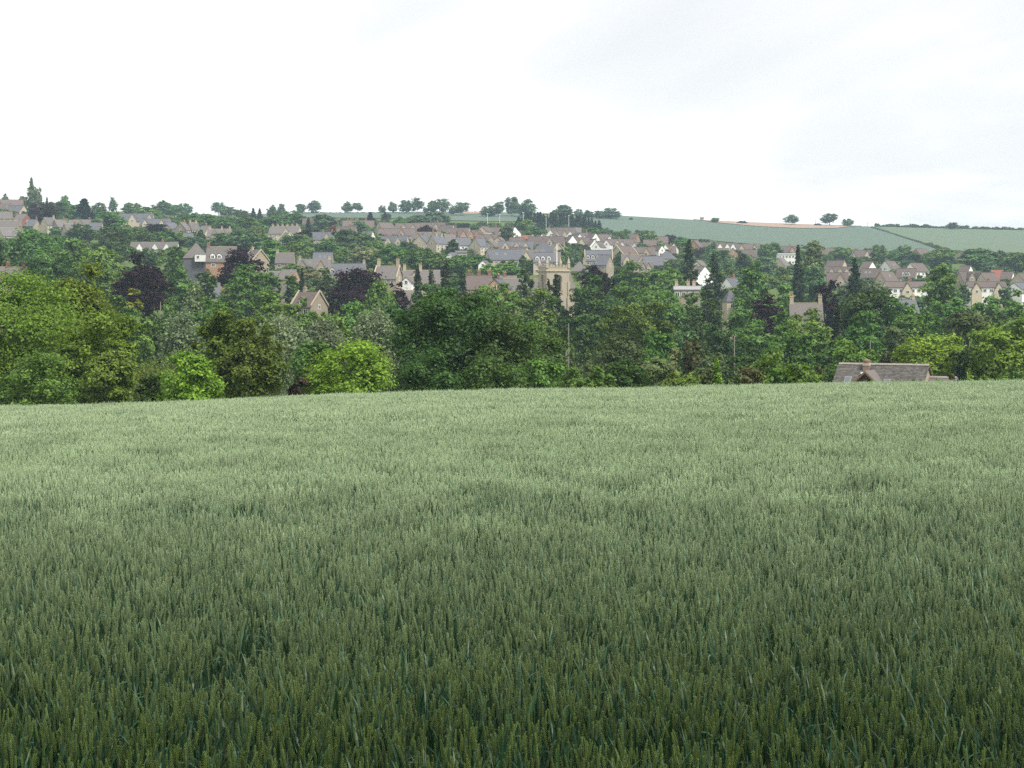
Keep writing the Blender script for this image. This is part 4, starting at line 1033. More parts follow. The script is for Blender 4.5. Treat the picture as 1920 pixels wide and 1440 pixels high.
H('grey roof with one tall chimney above the brown tiled cottage', 530, 532, 40, 0, 'stone', GR, h=9, d=540, ch=(.9,), chm='stonestack', chh=2.6, win=(2, 1))
H('brown tiled cottage with stone gable facing us, below the widest copper beech', 580, 548, 66, -28, 'stone', BR, h=11, d=470, W=8, ch=(-.5,), chm='stonestack', coping=True, dorm=(-.1,), win=(2, 1))
H('chimney house hidden by the dark dome tree', 464, 535, 16, 10, C_, GR, h=10, d=470, ch=(0,), chm='stonestack')
# -- centre, upper rows
H('brown roof with a lone cream gable below the ridge field', 722, 418, 40, 40, C_, BR, h=8)
H('long grey roof above the grey gabled row', 745, 429, 70, 0, 'stone', BR, h=7.5, win=(5, 2), ch=(.2,))
H('brown terrace behind the dark purple round tree, left', 765, 419, 46, 0, 'stone', BR, h=8, win=(4, 2))
H('brown terrace behind the dark purple round tree, right', 812, 418, 46, 0, 'stone', BR, h=8, ch=(.4,), win=(4, 2))
H('tan gabled brown roof above the twin cream gables', 838, 423, 40, -35, C_, BR, h=8)
H('brown roof with tan right gable in the centre', 860, 428, 52, -22, C_, BR, h=8.5, ch=(-.3,))
H('red-chimneyed grey row left of the twin cream gables', 740, 443, 56, -12, C_, SL, h=8, ch=(-.7, -.1, .5))
H('left one of the twin cream gables facing us', 791, 441, 34, 62, C_, SL, h=9, ch=(.5,))
H('right one of the twin cream gables, with slate roof stretching right', 820, 443, 40, 40, C_, SL, h=9, ch=(-.2, .8), chm='stonestack')
H('grey roof behind the twin cream gables', 800, 436, 52, 0, 'stone', GR, h=8, ch=(-.8, .5))
H('tan house behind the upright dull green tree', 843, 440, 30, 20, 'stone', GR, h=8.5, ch=(0, .9))
H('grey-roofed house with a white lower wall in the centre', 868, 446, 36, 25, W_, SL, h=9, win=(2, 2))
H('tan gabled house with slate roof right of the white lower wall', 899, 448, 40, 48, C_, SL, h=9, ch=(-.9,))
H('small tan gable right of the tan gabled house', 922, 452, 18, 60, C_, GR, h=7)
H('brown roofs behind the first white gable of the centre', 880, 432, 46, 5, B_, BR, h=7.5, win=(4, 2))
H('house with a tall cream gable, first white gable of the centre', 909, 425, 20, 70, C_, BR, h=9)
H('brown roof linking the first white gables of the centre', 930, 427, 34, 0, B_, BR, h=7.5, ch=(0,))
H('house with a narrow cream gable behind the dull green tree', 944, 429, 14, 65, C_, BR, h=8)
H('house with a steep white gable right of the dull green tree', 962, 426, 20, -62, W_, BR, h=9)
H('brick gabled house above the small cream triangle gable', 930, 436, 22, 60, B_, BR, h=8)
H('house with a broad cream triangular gable and dark window', 937, 445, 28, 78, C_, BR, h=9)
H('brown roof left of the broad cream triangular gable', 912, 440, 40, 0, 'stone', BR, h=8, ch=(-.4,))
H('house with a red tiled roof in the centre', 988, 442, 30, -18, C_, RD, h=8, coping=True)
H('brown roof left of the red tiled roof', 970, 446, 30, 5, 'stone', BR, h=7.5, ch=(0,))
H('large plain brown roof behind the flagpole', 1024, 444, 72, -6, 'stone', BR, h=9, W=10, win=(5, 2))
H('long dark slate terrace with skylights above the long cream terrace', 966, 453, 66, 0, C_, SL, h=9, sky=((-.6, .5), (-.2, .6), (.2, .6), (.6, .5)), ch=(-.3, .6), win=(6, 2))
H('hipped slate house with pale walls left of the flagpole', 1020, 456, 44, 0, C_, SL, h=10, hip=True, W=9, win=(4, 2))
H('stone house with a pale coped gable right behind the flagpole', 1041, 458, 17, -50, 'stone', GR, h=8, coping=True)
H('low cream gabled building with slate roof above the long cream terrace', 975, 464, 46, -38, C_, SL, h=8)
H('grey stone range left of the flagpole', 1000, 470, 44, 0, C_, GR, h=9, win=(4, 2))
H('slate house with two white dormer rows left of the flagpole', 1018, 474, 36, 0, C_, SL, h=10, win=(3, 2), dorm=(-.6, .0, .6))
H('tall stone house with corner chimney just behind the flagpole', 1040, 474, 18, 0, 'stone', GR, h=9, ch=(0,), chm='stonestack')
H('long cream terrace with red chimneys and slate roof in the centre', 944, 468, 74, 18, C_, SL, h=10, W=9, ch=(-.75, -.3, .1, .5, .9), sky=((-.5, .5), (.0, .5)), win=(8, 2))
H('small white gabled house with a dark window below the long cream terrace', 909, 489, 17, 82, W_, SL, h=7.5)
H('flat cream block among trees in the centre', 865, 471, 16, 0, C_, SL, h=6.5, pitch=12, win=(1, 1))
H('small white house left of the flat cream block', 849, 474, 10, 60, W_, SL, h=6)
# -- old cottages in the valley
H('stone cottage with tall chimneys at both ends above the widest copper beech', 728, 500, 52, -12, 'stone', GR, h=11, d=560, W=8, ch=(-.95, .95), chm='stonestack', chh=2.3, coping=True, win=(3, 2))
H('tan stone house with long grey roof and a tall left chimney', 790, 508, 74, 6, C_, GR, h=12, d=545, W=9, ch=(-.98, -.05), chm='stonestack', chh=1.8, fg=(-.42,), fgw=6.0, win=(4, 2))
H('white gable end with small dark windows left of the conifer row', 769, 520, 20, 80, W_, GR, h=12, d=520)
H('low tan gabled outbuilding below the white gable end', 770, 546, 26, 40, C_, GR, h=8, d=490, win=(1, 1))
H('brown-roofed house with brick chimneys left of the chestnut trees', 898, 517, 58, -10, O_, BR, h=12, d=500, W=8, ch=(-.85, .0, .9), win=(4, 2))
H('pink-walled house with dark pointed gable left of the chestnut trees', 935, 524, 34, 78, O_, SL, h=10, d=490, ch=(.0,))
H('long low dark roof running behind the dark square-topped yew', 985, 524, 80, 2, 'stone', GR, h=9, d=535, win=(4, 1))
H('brown wall and roof between the chimney house and the yew', 953, 519, 30, 4, 'stone', GR, h=9, d=540, ch=(-.5,))
H('white roadside house with hipped grey roof right of the tower', 1087, 491, 34, -14, C_, GR, h=7, hip=True, W=9, ch=(.8,), chm='stonestack', win=(3, 1))
H('large stone house with a row of white dormers', 1122, 470, 50, 0, 'stone', SL, h=11, W=9, dorm=(-.8, -.45, -.05, .25, .6), coping=True, win=(5, 2))
H('tall stone house with white corner windows in front of the dormer row', 1133, 479, 34, -25, 'stone', SL, h=11, W=8, win=(2, 2))
H('white-roofed lean-to building right of the flagpole', 1077, 475, 22, -10, C_, GR, h=6.5, win=(2, 1), hip=True)
H('grey stone terrace with cream wall beneath the white gables', 1190, 478, 50, 0, C_, GR, h=9, ch=(-.4,), win=(5, 2))
H('grey stone terrace end with pale chimneys', 1224, 481, 36, 0, C_, SL, h=9, ch=(-.8, .9), win=(3, 2))
H('hipped slate house right of the grey stone terrace', 1250, 471, 36, 8, 'stone', SL, h=8.5, hip=True, ch=(.6,), win=(3, 2))
H('low slate cottage below the grey stone terrace', 1205, 492, 44, -6, 'stone', GR, h=7.5, win=(4, 1))
H('long brown roof with tan coped gable right of the dormer row', 1170, 462, 52, 42, C_, BR, h=10, W=9, coping=True)
H('long brown roof at the far right of the tan coped gable', 1205, 464, 46, 0, 'stone', BR, h=8, ch=(.8,), win=(4, 2))
# -- the estate of white gables
EST = [(1019, 439, 14, 80), (1035, 431, 16, 78), (1037, 440, 14, 80), (1072, 434, 12, 78), (1070, 442, 20, -64), (1080, 439, 16, -66), (1097, 442, 14, 84), (1110, 438, 16, -66),
       (1111, 449, 18, -62), (1123, 453, 16, 70), (1144, 443, 17, 84), (1140, 450, 13, 78), (1168, 454, 16, 82), (1160, 457, 14, 64), (1194, 455, 16, 56), (1233, 461, 14, -66), (1247, 459, 20, 88), (1264, 457, 16, 84)]
EST_L = ['small white gable at the left end of the hillside estate, above the flagpole', 'highest white gable of the hillside estate, left of the fourth floodlight mast base', 'small white gable just below the highest white gable of the estate',
 'tiny white gable directly under the fifth floodlight mast', 'large white gable with its roof falling left, under the fifth floodlight mast', 'white gable right beside the large one under the fifth floodlight mast',
 'small square-on white gable in the middle of the estate', 'white gable at the left foot of the round tree below the fir belt', 'larger white gable in the second row, below the one by the round tree', 'white gable next to the tan coped gable, second row of the estate',
 'clean white gable high on the slope, left of the round tree among the gables', 'smaller white gable just below the clean one left of the round tree', 'white gable right below the round tree among the gables', 'cream-shaded gable left of the one below the round tree',
 'white gable between two round trees at the right of the estate', 'left of the last three white gables, by the purple tree', 'broadest of the last three white gables, above the hipped slate house', 'last white gable on the right, beside the left giant conifer']
ROW_L = ['brown row between the highest white gable and the fifth floodlight mast', 'brown row right of the fifth floodlight mast', 'brown row at the foot of the fir belt right end', 'brown row behind the clean white gable', 'brown row directly under the fir belt, above the highest white gable',
 'short brown row left of the brick house under the green field', 'brown row below the large white gables', 'brown row behind the broadest of the last white gables']
for i, (x, r, w, a) in enumerate(EST):
    H(EST_L[i], x, r, w, a, W_, BR, h=8.5, group='white-gabled estate houses', gwin=True, name='house', pitch=52, L=None)
    if i % 3 == 1: HOUSE_REPORT[-1] += ('estate',)
for i, (x, r, w) in enumerate([(1050, 433, 40), (1092, 437, 34), (1128, 440, 36), (1152, 449, 40), (1055, 429, 44), (1180, 449, 30), (1085, 446, 40), (1250, 462, 34)]):
    H(ROW_L[i], x, r, w, 0, C_, BR, h=7.5, group='linking rows of the white-gabled estate', win=(3, 2), ch=(.5,) if i % 2 else ())
H('long roof with a tan gable just under the dark fir belt', 1058, 428, 66, -5, 'stone', GR, h=7.5, win=(5, 1), ch=(-.9,))
H('brick house with pale verge under the large green field', 1187, 439, 28, -28, B_, BR, h=8, win=(3, 2))
H('brick house front behind the round tree, right centre', 1218, 450, 24, 0, B_, BR, h=8, win=(3, 2))
H('brown house right of the purple tree under the large green field', 1240, 444, 24, 0, B_, BR, h=7.5)
# -- right: brick rows under the field
H('brick gabled house at the left end of the long brick terrace', 1304, 451, 22, 55, B_, BR, h=8)
H('low brown terrace with white windows right of the brick gable', 1324, 455, 34, 0, B_, BR, h=7, win=(4, 1))
H('long brick terrace with rows of white windows under the green field, left part', 1360, 456, 42, 0, W_, BR, h=8, win=(6, 1))
H('long brick terrace with rows of white windows under the green field, right part', 1402, 458, 44, 0, B_, BR, h=8, win=(6, 1))
H('small brick house with pointed gable below the long brick terrace', 1374, 466, 18, 82, B_, BR, h=7.5)
H('brick house with white windows below the right end of the long brick terrace', 1405, 469, 32, -8, B_, BR, h=8, win=(4, 2))
H('low brown roof at the left of the small brick gable', 1350, 466, 34, 0, W_, BR, h=6, win=(3, 1))
H('long low brown roof behind the large round tree on the right', 1472, 462, 46, 0, B_, BR, h=7.5, ch=(.4,), win=(4, 1))
H('pale flat-roofed modern building with a glazed front', 1476, 476, 36, 0, W_, 'lead', h=7, pitch=8, win=(6, 2))
H('tan house left of the pale flat-roofed building', 1464, 484, 24, 50, C_, GR, h=7.5)
H('white cottage with gable beside the first giant conifer', 1315, 500, 14, -60, W_, GR, h=9, d=690)
H('narrow tan gabled house between the first two giant conifers', 1312, 490, 16, 70, C_, GR, h=9)
H('white-walled cottage with slate roof left of the large rounded tree', 1371, 522, 20, 40, W_, SL, h=7, ch=(.6,))
H('brown terrace behind the pale ash', 1551, 466, 30, 0, W_, BR, h=8, win=(3, 2))
H('long brown terrace under the hillside field on the right', 1612, 470, 52, -5, B_, BR, h=8, ch=(-.2,), win=(5, 2))
H('tan gabled house right of the pale ash', 1568, 489, 46, -35, C_, BR, h=8.5)
H('brown roofed house with roof lights below the tan gable', 1574, 501, 54, -12, C_, BR, h=8, sky=((-.4, .5),), win=(4, 1))
H('low brown house left of the broad-based conifer', 1570, 512, 44, -8, 'stone', BR, h=7.5, win=(3, 1))
H('brown house with white gable, leftmost of three white gables on the right', 1628, 491, 36, -48, W_, BR, h=8)
H('white gabled house, middle of three white gables on the right', 1668, 490, 42, 42, W_, BR, h=8, sky=((0, .5), (.5, .5)))
H('white gabled house with long white side, right of three white gables', 1718, 494, 48, 38, W_, BR, h=9, win=(3, 1))
H('brown house with roof lights below the leftmost white gable', 1634, 504, 46, -22, C_, BR, h=8, sky=((-.5, .5), (-.1, .5)), win=(4, 1))
H('brown bungalow with dormer lights left of the long white dormer', 1662, 510, 40, 24, C_, BR, h=7.5, sky=((.1, .5),), win=(3, 1))
H('brown house with a long white dormer on its roof', 1700, 504, 44, -18, C_, BR, h=8.5, dorm=(-.25, .0, .25), win=(4, 1))
H('brick gabled house high under the pale field', 1728, 467, 38, 32, B_, BR, h=8.5)
H('small brick house with white verge high under the pale field', 1800, 472, 22, -45, B_, BR, h=8)
H('house with a white right gable, right of the tall rounded tree', 1811, 499, 36, -40, W_, BR, h=8.5)
H('wide brown roof below the white right gable', 1818, 510, 50, 12, 'stone', BR, h=8.5, W=9, win=(4, 1))
H('brown house right of the wide brown roof', 1852, 512, 40, 20, C_, BR, h=8.5, win=(3, 1))
H('red-brown staggered house near the right border, left half', 1870, 507, 24, -30, C_, RD, h=8)
H('red-brown staggered house near the right border, right half', 1889, 510, 22, -30, W_, BR, h=8)
H('low cream flat house near the right border', 1894, 519, 22, 0, C_, GR, h=5.5, pitch=15, win=(3, 1))
H('brown gabled house at the right border', 1914, 513, 28, 40, C_, BR, h=8)
H('left white rendered pair of houses with a central front gable', 1697, 529, 78, -2, W_, BR, h=8.5, d=640, W=8, pitch=26, fg=(0,), fgw=3.8, fgmat='creamwall', win=(7, 2), ch=(.2,))
H('right white rendered pair of houses with two front gables', 1848, 529, 72, -2, W_, BR, h=8.5, d=650, W=8, pitch=26, fg=(-.62, .55), fgw=3.6, fgmat='creamwall', win=(6, 2), ch=(.15,))
H('white rendered house at the right border with its gable on the left', 1910, 531, 40, 30, W_, SL, h=8, d=645, W=8, pitch=30)
H('small blue-grey slate roof among trees below the white pair', 1700, 562, 28, 5, C_, SL, h=7, d=520, ch=(.9,), chm='stonestack', win=(2, 1))
H('little conical-roofed tan turret house beside the second giant conifer', 1369, 545, 20, 15, C_, SL, h=15, d=480, hip=True, W=3.4, L=3.2, pitch=60, win=(1, 1), gwin=False)
H('grey manor with a flat lead roof and three pale chimneys', 1288, 538, 54, -5, 'stone', 'lead', h=17, d=500, W=10, pitch=10, ch=(-.9, .1, .6), chm='stonestack', chh=1.6, win=(4, 2))
H('stone house with one tall chimney at each end, among trees on the right', 1511, 570, 66, -6, 'stone', 'slates', h=14, d=430, W=8, ch=(-.97, .97), chm='stonestack', chh=1.9, win=(4, 2))
H('chimneyed roof peeping over the huge yellow-green tree at the left', 15, 502, 70, 0, C_, GR, h=12, d=470, ch=(-.8, .0, .9))

# ------------------------------------------------------------------ the tiled house at the edge of the wheat
def tiled_house():
    d = 200.0; x = 1657; X = px(x, d); zg = float(ground(X, d)); a = math.radians(-28)
    Hh = pz(686, d) - zg; L = 9.9; W = 8.6; lx, wy = L/2, W/2; m = math.tan(math.radians(40)); ev = Hh - wy*m
    t = thing('cottage', 'stone cottage with a mottled grey-brown slate roof showing above the wheat edge', 'house', (X, d, zg), a)
    mb = MB(); mb.prism([(-wy, -1.5), (wy, -1.5), (wy, ev), (0, Hh-.02), (-wy, ev)], -lx, lx); mb.build('wall', MATS['stone'], t)
    rf = MB()
    for s in (-1, 1):
        pr = [(0, Hh), (s*(wy+.35), ev-.35*m), (s*(wy+.35), ev-.35*m+.14), (0, Hh+.14)]
        rf.prism(pr if s < 0 else pr[::-1], -lx-.2, lx+.2)
    ro = rf.build('roof', MATS['slates'], t)
    rnd = random.Random(3)
    sl = MB(); sv = []
    n_c = 26; slen = (wy+.35)/math.cos(math.atan(m)); cy = slen/n_c
    ca, sa = math.cos(math.atan(m)), math.sin(math.atan(m))
    for s in (-1, 1):
        for r in range(n_c):
            ww = .24 + .22*(1 - r/n_c); xx = -lx - .2 + rnd.uniform(-.1, 0)
            while xx < lx + .2:
                w1 = ww*rnd.uniform(.7, 1.35); x1 = min(xx + w1, lx + .22)
                u0 = r*cy; u1 = u0 + cy*1.08           # down the slope from the eaves
                lift0 = .19 + rnd.uniform(0, .03); lift1 = .155
                def at(u, lf): 
                    y = s*((wy+.35) - u*ca); z = ev - .35*m + u*sa
                    return y + s*lf*sa*.0, z + lf
                (ya, za), (yb, zb) = at(u0, lift0), at(min(u1, slen), lift1)
                if x1 - xx > .05:
                    P = [(xx+.008, ya, za), (x1-.008, ya, za), (x1-.008, yb, zb), (xx+.008, yb, zb)]
                    sl.poly(P if s < 0 else P[::-1])
                    Q = [(xx+.008, ya, za-.05), (x1-.008, ya, za-.05), (x1-.008, ya, za), (xx+.008, ya, za)]
                    sl.poly(Q if s < 0 else Q[::-1])
                    sv += [rnd.random()]*8
                xx = x1
    me = sl.mesh('slate', SLATE_M)
    at_ = me.attributes.new('v', 'FLOAT', 'POINT'); at_.data.foreach_set('value', np.array(sv, np.float32))
    so = link('stone_slates', me, ro); so['kind'] = 'stuff'
    nrt = 22
    rtm = MB(); rtm.prism([(-.2, -.16), (0, -.02), (.2, -.16), (.2, -.10), (0, .07), (-.2, -.10)], 0, (L+.4)/nrt-.015); rtm = rtm.mesh('ridge_tile', RIDGE_M)
    for i in range(nrt):
        o = link('ridge_tile', rtm, ro); o.location = (-lx-.2 + i*(L+.4)/nrt, 0, Hh+.24 + rnd.uniform(-.01, .015))
    # chimney on the ridge: brick, white band, rounded clay top
    cx = (1624-x)/F*d/math.cos(a) + .45
    c = MB(); c.box(cx-.34, cx+.34, -.9, -.3, Hh-1.6, Hh+.50); c = c.build('chimney', CHIM_M, t)
    b = MB(); b.box(cx-.37, cx+.37, -.93, -.27, Hh+.02, Hh+.30); b.build('pale_band', MATS['creamwall'], c)
    b = MB(); b.tube([(cx, -.55, Hh+.49), (cx, -.55, Hh+.62), (cx, -.55, Hh+.70), (cx, -.55, Hh+.76)], [.42, .40, .28, .10], 12); b.build('cap', CHIM_M, c)
    b = MB(); b.box(cx-.40, cx+.40, -1.62, -.88, Hh-.88, Hh-.70, M=None); b.build('lead_flashing', MATS['whitepaint'], c)
    # porch gable of dark boards
    gx_ = (1634-x)/F*d + .55; ap = pz(700, d) - zg + .25; hw = 1.25; yf = -wy+.2
    g_ = MB(); g_.prism([(gx_-hw, ap-2.6), (gx_+hw, ap-2.6), (gx_+hw, ap-hw*.95), (gx_, ap), (gx_-hw, ap-hw*.95)], yf, -.9, axis=1)
    pg = g_.build('porch_gable', MATS['darkwood'], t)
    for i in range(9):
        bx = MB(); u = gx_ - hw + (i+.5)*2*hw/9; zt = ap - abs(u-gx_)*.95 - .04
        bx.box(u-.125, u+.125, yf-.05, yf, ap-2.6, zt); bx.build('board', MATS['darkwood'], pg)
    q = MB()
    for s in (-1, 1):
        P0 = [(gx_, ap+.02), (gx_+s*(hw+.3), ap-(hw+.3)*.95+.02), (gx_+s*(hw+.3), ap-(hw+.3)*.95+.18), (gx_, ap+.18)]
        q.prism(P0 if s > 0 else P0[::-1], yf-.35, -.9, axis=1)
    q.build('porch_roof', MATS['slates'], pg)
    q = MB()
    for s in (-1, 1):
        P0 = [(gx_, ap-.10), (gx_+s*(hw+.32), ap-(hw+.32)*.95-.10), (gx_+s*(hw+.32), ap-(hw+.32)*.95+.12), (gx_, ap+.12)]
        q.prism(P0 if s > 0 else P0[::-1], yf-.41, yf-.352, axis=1)
    q.build('bargeboard', BARGE, pg)
    for xx, zr in ((1597, 716), (1672, 719)):
        lxx = (xx-x)/F*d + .25; zl = pz(zr, d) - zg; yy = -(Hh - zl)/m
        o = link('skylight', SKYL, ro); o.location = (lxx - .15, yy, zl+.25); o.rotation_euler = (math.atan(m), 0, 0); o.scale = (.75, 1.0, 1)
    # low wing on the right
    wz = pz(707.5, d) - zg; w0 = lx + .03; w1 = lx + 3.0
    mb = MB(); mb.prism([(-1.2, -1.5), (2.8, -1.5), (2.8, wz-1.6), (.8, wz-.02), (-1.2, wz-1.6)], w0, w1); wo = mb.build('side_wing', MATS['stone'], t)
    q = MB()
    for s in (-1, 1):
        P0 = [(.8, wz), (.8+s*2.3, wz-1.86), (.8+s*2.3, wz-1.72), (.8, wz+.15)]
        q.prism(P0 if s < 0 else P0[::-1], w0, w1+.15)
    q.build('wing_roof', MATS['slates'], wo)
    for i in range(7):
        o = link('ridge_tile', rtm, wo); o.location = (w0 + i*.42, .8, wz+.17)
    window(t, lx+.03, .2, ev-.4, 1.0, 1.1, math.pi/2, True)
    for i in range(3): window(t, -lx + (i+.5)*L/3, -wy-.03, .8, 1.2, 1.2, 0, True)
CHIM_M = plain_mat('weathered_brick', (.19, .125, .10), scale=5)
RIDGE_M = plain_mat('ridge_stone', (.24, .215, .19), scale=4)
BARGE = plain_mat('bargeboard', (.20, .115, .07), scale=3)
SLATE_M, n, l = new_mat('slate_mottled')
at = n.new('ShaderNodeAttribute'); at.attribute_name = 'v'
t_ = n.new('ShaderNodeTexCoord'); nz = n.new('ShaderNodeTexNoise'); nz.inputs['Scale'].default_value = 3.0; nz.inputs['Detail'].default_value = 6; l.new(t_.outputs['Object'], nz.inputs['Vector'])
cr = n.new('ShaderNodeValToRGB'); l.new(at.outputs['Fac'], cr.inputs[0])
cr.color_ramp.elements[0].color = (.062, .057, .055, 1); cr.color_ramp.elements[1].color = (.135, .124, .118, 1)
e_ = cr.color_ramp.elements.new(.5); e_.color = (.098, .089, .085, 1)
b_ = val(n, l, cr.outputs[0], nz.outputs[0], (.14, .135, .10, 1)); b_ = val(n, l, cr.outputs[0], .35, b_)
p = n.new('ShaderNodeBsdfPrincipled'); l.new(b_, p.inputs['Base Color']); p.inputs['Roughness'].default_value = .85; p.inputs['Specular IOR Level'].default_value = .25
o = n.new('ShaderNodeOutputMaterial'); l.new(p.outputs[0], o.inputs[0])
tiled_house()

# ------------------------------------------------------------------ the church
def church():
    import bmesh
    d = 520.0; x = 1038.5; X = px(x, d); zg = float(ground(X, d)); th = math.radians(19)
    W = 6.9; Hh = pz(497, d) - zg
    t = thing('church', 'square tan stone church tower with battlements and pinnacles in the middle of the picture', 'church', (X, d, zg), th)
    zs = pz(509, d) - zg                          # string course under the parapet
    wz0 = pz(548, d) - zg; wzs = pz(524, d) - zg; wzt = pz(516, d) - zg; hw = 1.05
    arch = []
    nA = 8
    for i in range(nA+1):                         # pointed arch outline, left spring to apex to right spring
        u = i/nA; arch.append((-hw*math.cos(u*math.pi/2)**.9 if i < nA else 0.0, wzs + (wzt-wzs)*math.sin(u*math.pi/2)**.95))
    right = [(-a_, b_) for a_, b_ in arch[:-1]][::-1]
    outline = [(-hw, wz0)] + arch + right + [(hw, wz0)]
    def wall(parent, with_window=True):
        bm = bmesh.new(); h2 = W/2
        outer = [bm.verts.new((u, 0, z)) for u, z in ((-h2, -3), (h2, -3), (h2, zs), (-h2, zs))]
        inner = [bm.verts.new((u, 0, z)) for u, z in outline]
        for lp in (outer, inner):
            for i in range(len(lp)): bm.edges.new((lp[i], lp[(i+1) % len(lp)]))
        bmesh.ops.triangle_fill(bm, edges=bm.edges[:], use_beauty=True)
        for f in bm.faces:
            if f.normal.y > 0: f.normal_flip()
        back = [bm.verts.new((u*.8, .75, z + (.25 if z < wz0 + .1 else -.2))) for u, z in outline]      # splayed reveal
        for i in range(len(inner)):
            j = (i+1) % len(inner); bm.faces.new((inner[i], inner[j], back[j], back[i]))
        me = bpy.data.meshes.new('wall'); bm.to_mesh(me); bm.free(); me.materials.append(MATS['towerstone'])
        o = link('wall', me, parent); return o
    louv_mb = MB()
    for i in range(16):
        z = wz0 + .1 + i*.42
        if z > wzt - .7: break
        hwz = hw*.84 if z < wzs else hw*.8*max(.1, 1 - (z-wzs)/(wzt-wzs))
        louv_mb.box(-hwz, hwz, .50, .74, z, z+.06, M=None)
    louv = louv_mb.mesh('louvre', MATS['darkwood'])
    mull = MB(); mull.box(-.10, .10, .28, .46, wz0, wzs+.1)
    mull.tube([(0, .37, wzs), (-hw*.42, .37, wzs+.6), (-hw*.5, .37, wzs+1.05)], [.09, .08, .07], 5); mull.tube([(0, .37, wzs), (hw*.42, .37, wzs+.6), (hw*.5, .37, wzs+1.05)], [.09, .08, .07], 5)
    mull = mull.mesh('tracery', MATS['towerstone'])
    hood_mb = MB(); pts = [(-hw*1.18, -.05, wzs-.5)] + [(u*1.18, -.05, z+.18) for u, z in arch + right] + [(hw*1.18, -.05, wzs-.5)]
    hood_mb.tube(pts, [.13]*len(pts), 6); hood = hood_mb.mesh('hood_mould', MATS['stonestack'])
    dark = MB(); dark.box(-hw, hw, .78, .84, wz0-.3, wzt+.3); dark = dark.mesh('belfry_dark_chamber', MATS['darkwood'])  # dark sheet behind the louvres stands in for the unlit belfry inside
    for k in range(4):
        o = wall(t); o.rotation_euler = (0, 0, k*math.pi/2)
        c_, s_ = math.cos(k*math.pi/2), math.sin(k*math.pi/2)
        o.location = (s_*W/2, -c_*W/2, 0)
        for nm, me in (('louvre', louv), ('tracery', mull), ('hood_mould', hood), ('belfry_dark_sheet', dark)): link(nm, me, o)
    pc = MB()
    for k, (w_, z0, z1) in enumerate(((W+.55, zs, zs+.28), (W+.30, zs+.28, zs+.40))):
        pc.box(-w_/2, w_/2, -w_/2, w_/2, z0, z1)
    pc.build('string_course', MATS['stonestack'], t)
    zp = Hh - .75; wt = .35; h2 = W/2 + .05
    for k in range(4):
        b = MB(); b.box(-h2+wt+.01, h2-.0, -h2, -h2+wt, zs+.4, zp); n_m = 6; st = (2*h2-wt-.6)/n_m
        b.box(-h2+wt+.02, h2+.02, -h2-.05, -h2+wt+.05, zp, zp+.12)
        po = b.build('parapet', MATS['towerstone'], t); po.rotation_euler = (0, 0, k*math.pi/2)
        for i in range(n_m):
            mb_ = MB(); xm = -h2+wt+.35+(i+.5)*st; mb_.box(xm-st*.29, xm+st*.29, -h2, -h2+wt, zp+.12, zp+.72); mb_.box(xm-st*.33, xm+st*.33, -h2-.05, -h2+wt+.05, zp+.72, zp+.82)
            mb_.build('merlon', MATS['towerstone'], po)
    for sx in (-1, 1):
        for sy in (-1, 1):
            b = MB(); cx, cy = sx*(h2-.18), sy*(h2-.18)
            b.tube([(cx, cy, zp-.2), (cx, cy, zp+1.2), (cx, cy, zp+1.25), (cx, cy, zp+2.9)], [.52, .48, .60, .06], 4)
            b.tube([(cx, cy, zp+2.85), (cx, cy, zp+3.0), (cx, cy, zp+3.15)], [.05, .13, .03], 6)
            b.build('pinnacle', MATS['towerstone'], t)
            q = MB(); q.box(cx-.55, cx+.55, cy-.55, cy+.55, -3, zs-7.5); q.box(cx-.38, cx+.38, cy-.38, cy+.38, -3, zs-3.0); q.build('buttress', MATS['towerstone'], t)
    b = MB(); b.box(-h2+.4, h2-.4, -h2+.4, h2-.4, zs+.2, zs+.42); b.build('tower_roof', MATS['lead'], t)
    # nave behind the tower to the right
    nh = pz(511, d) - zg
    b = MB(); b.prism([(-4.2, -2), (4.2, -2), (4.2, nh-4.5), (0, nh), (-4.2, nh-4.5)], 4.0, 6.4); nv = b.build('nave', MATS['towerstone'], t); nv.location = (0, 4, 0)
    q = MB()
    for s in (-1, 1):
        P0 = [(0, nh+.02), (s*4.5, nh-4.8), (s*4.5, nh-4.55), (0, nh+.28)]
        q.prism(P0 if s < 0 else P0[::-1], 4.3, 6.6)
    q.build('nave_roof', MATS['greyroof'], nv)
    q = MB()
    for s in (-1, 1):
        P0 = [(0, nh+.2), (s*4.4, nh-4.5), (s*4.4, nh-4.0), (0, nh+.75)]
        q.prism(P0 if s < 0 else P0[::-1], 3.85, 4.28)
    q.build('coping', MATS['stonestack'], nv)
    fp = MB(); zt = pz(459, d) - zg
    fp.tube([(0, 0, zs+.42), (0, 0, zt)], [.17, .11], 8)
    f = fp.build('flagpole', MATS['whitepaint']); f.location = (px(1044, d), d, zg); tag(f, 'tall white flagpole rising from the church tower roof', 'flagpole')
    tp = MB(); tp.tube([(0, 0, zt), (0, 0, zt+.12), (0, 0, zt+.25)], [.05, .2, .03], 8); tp.build('finial', MATS['whitepaint'], f)
church()

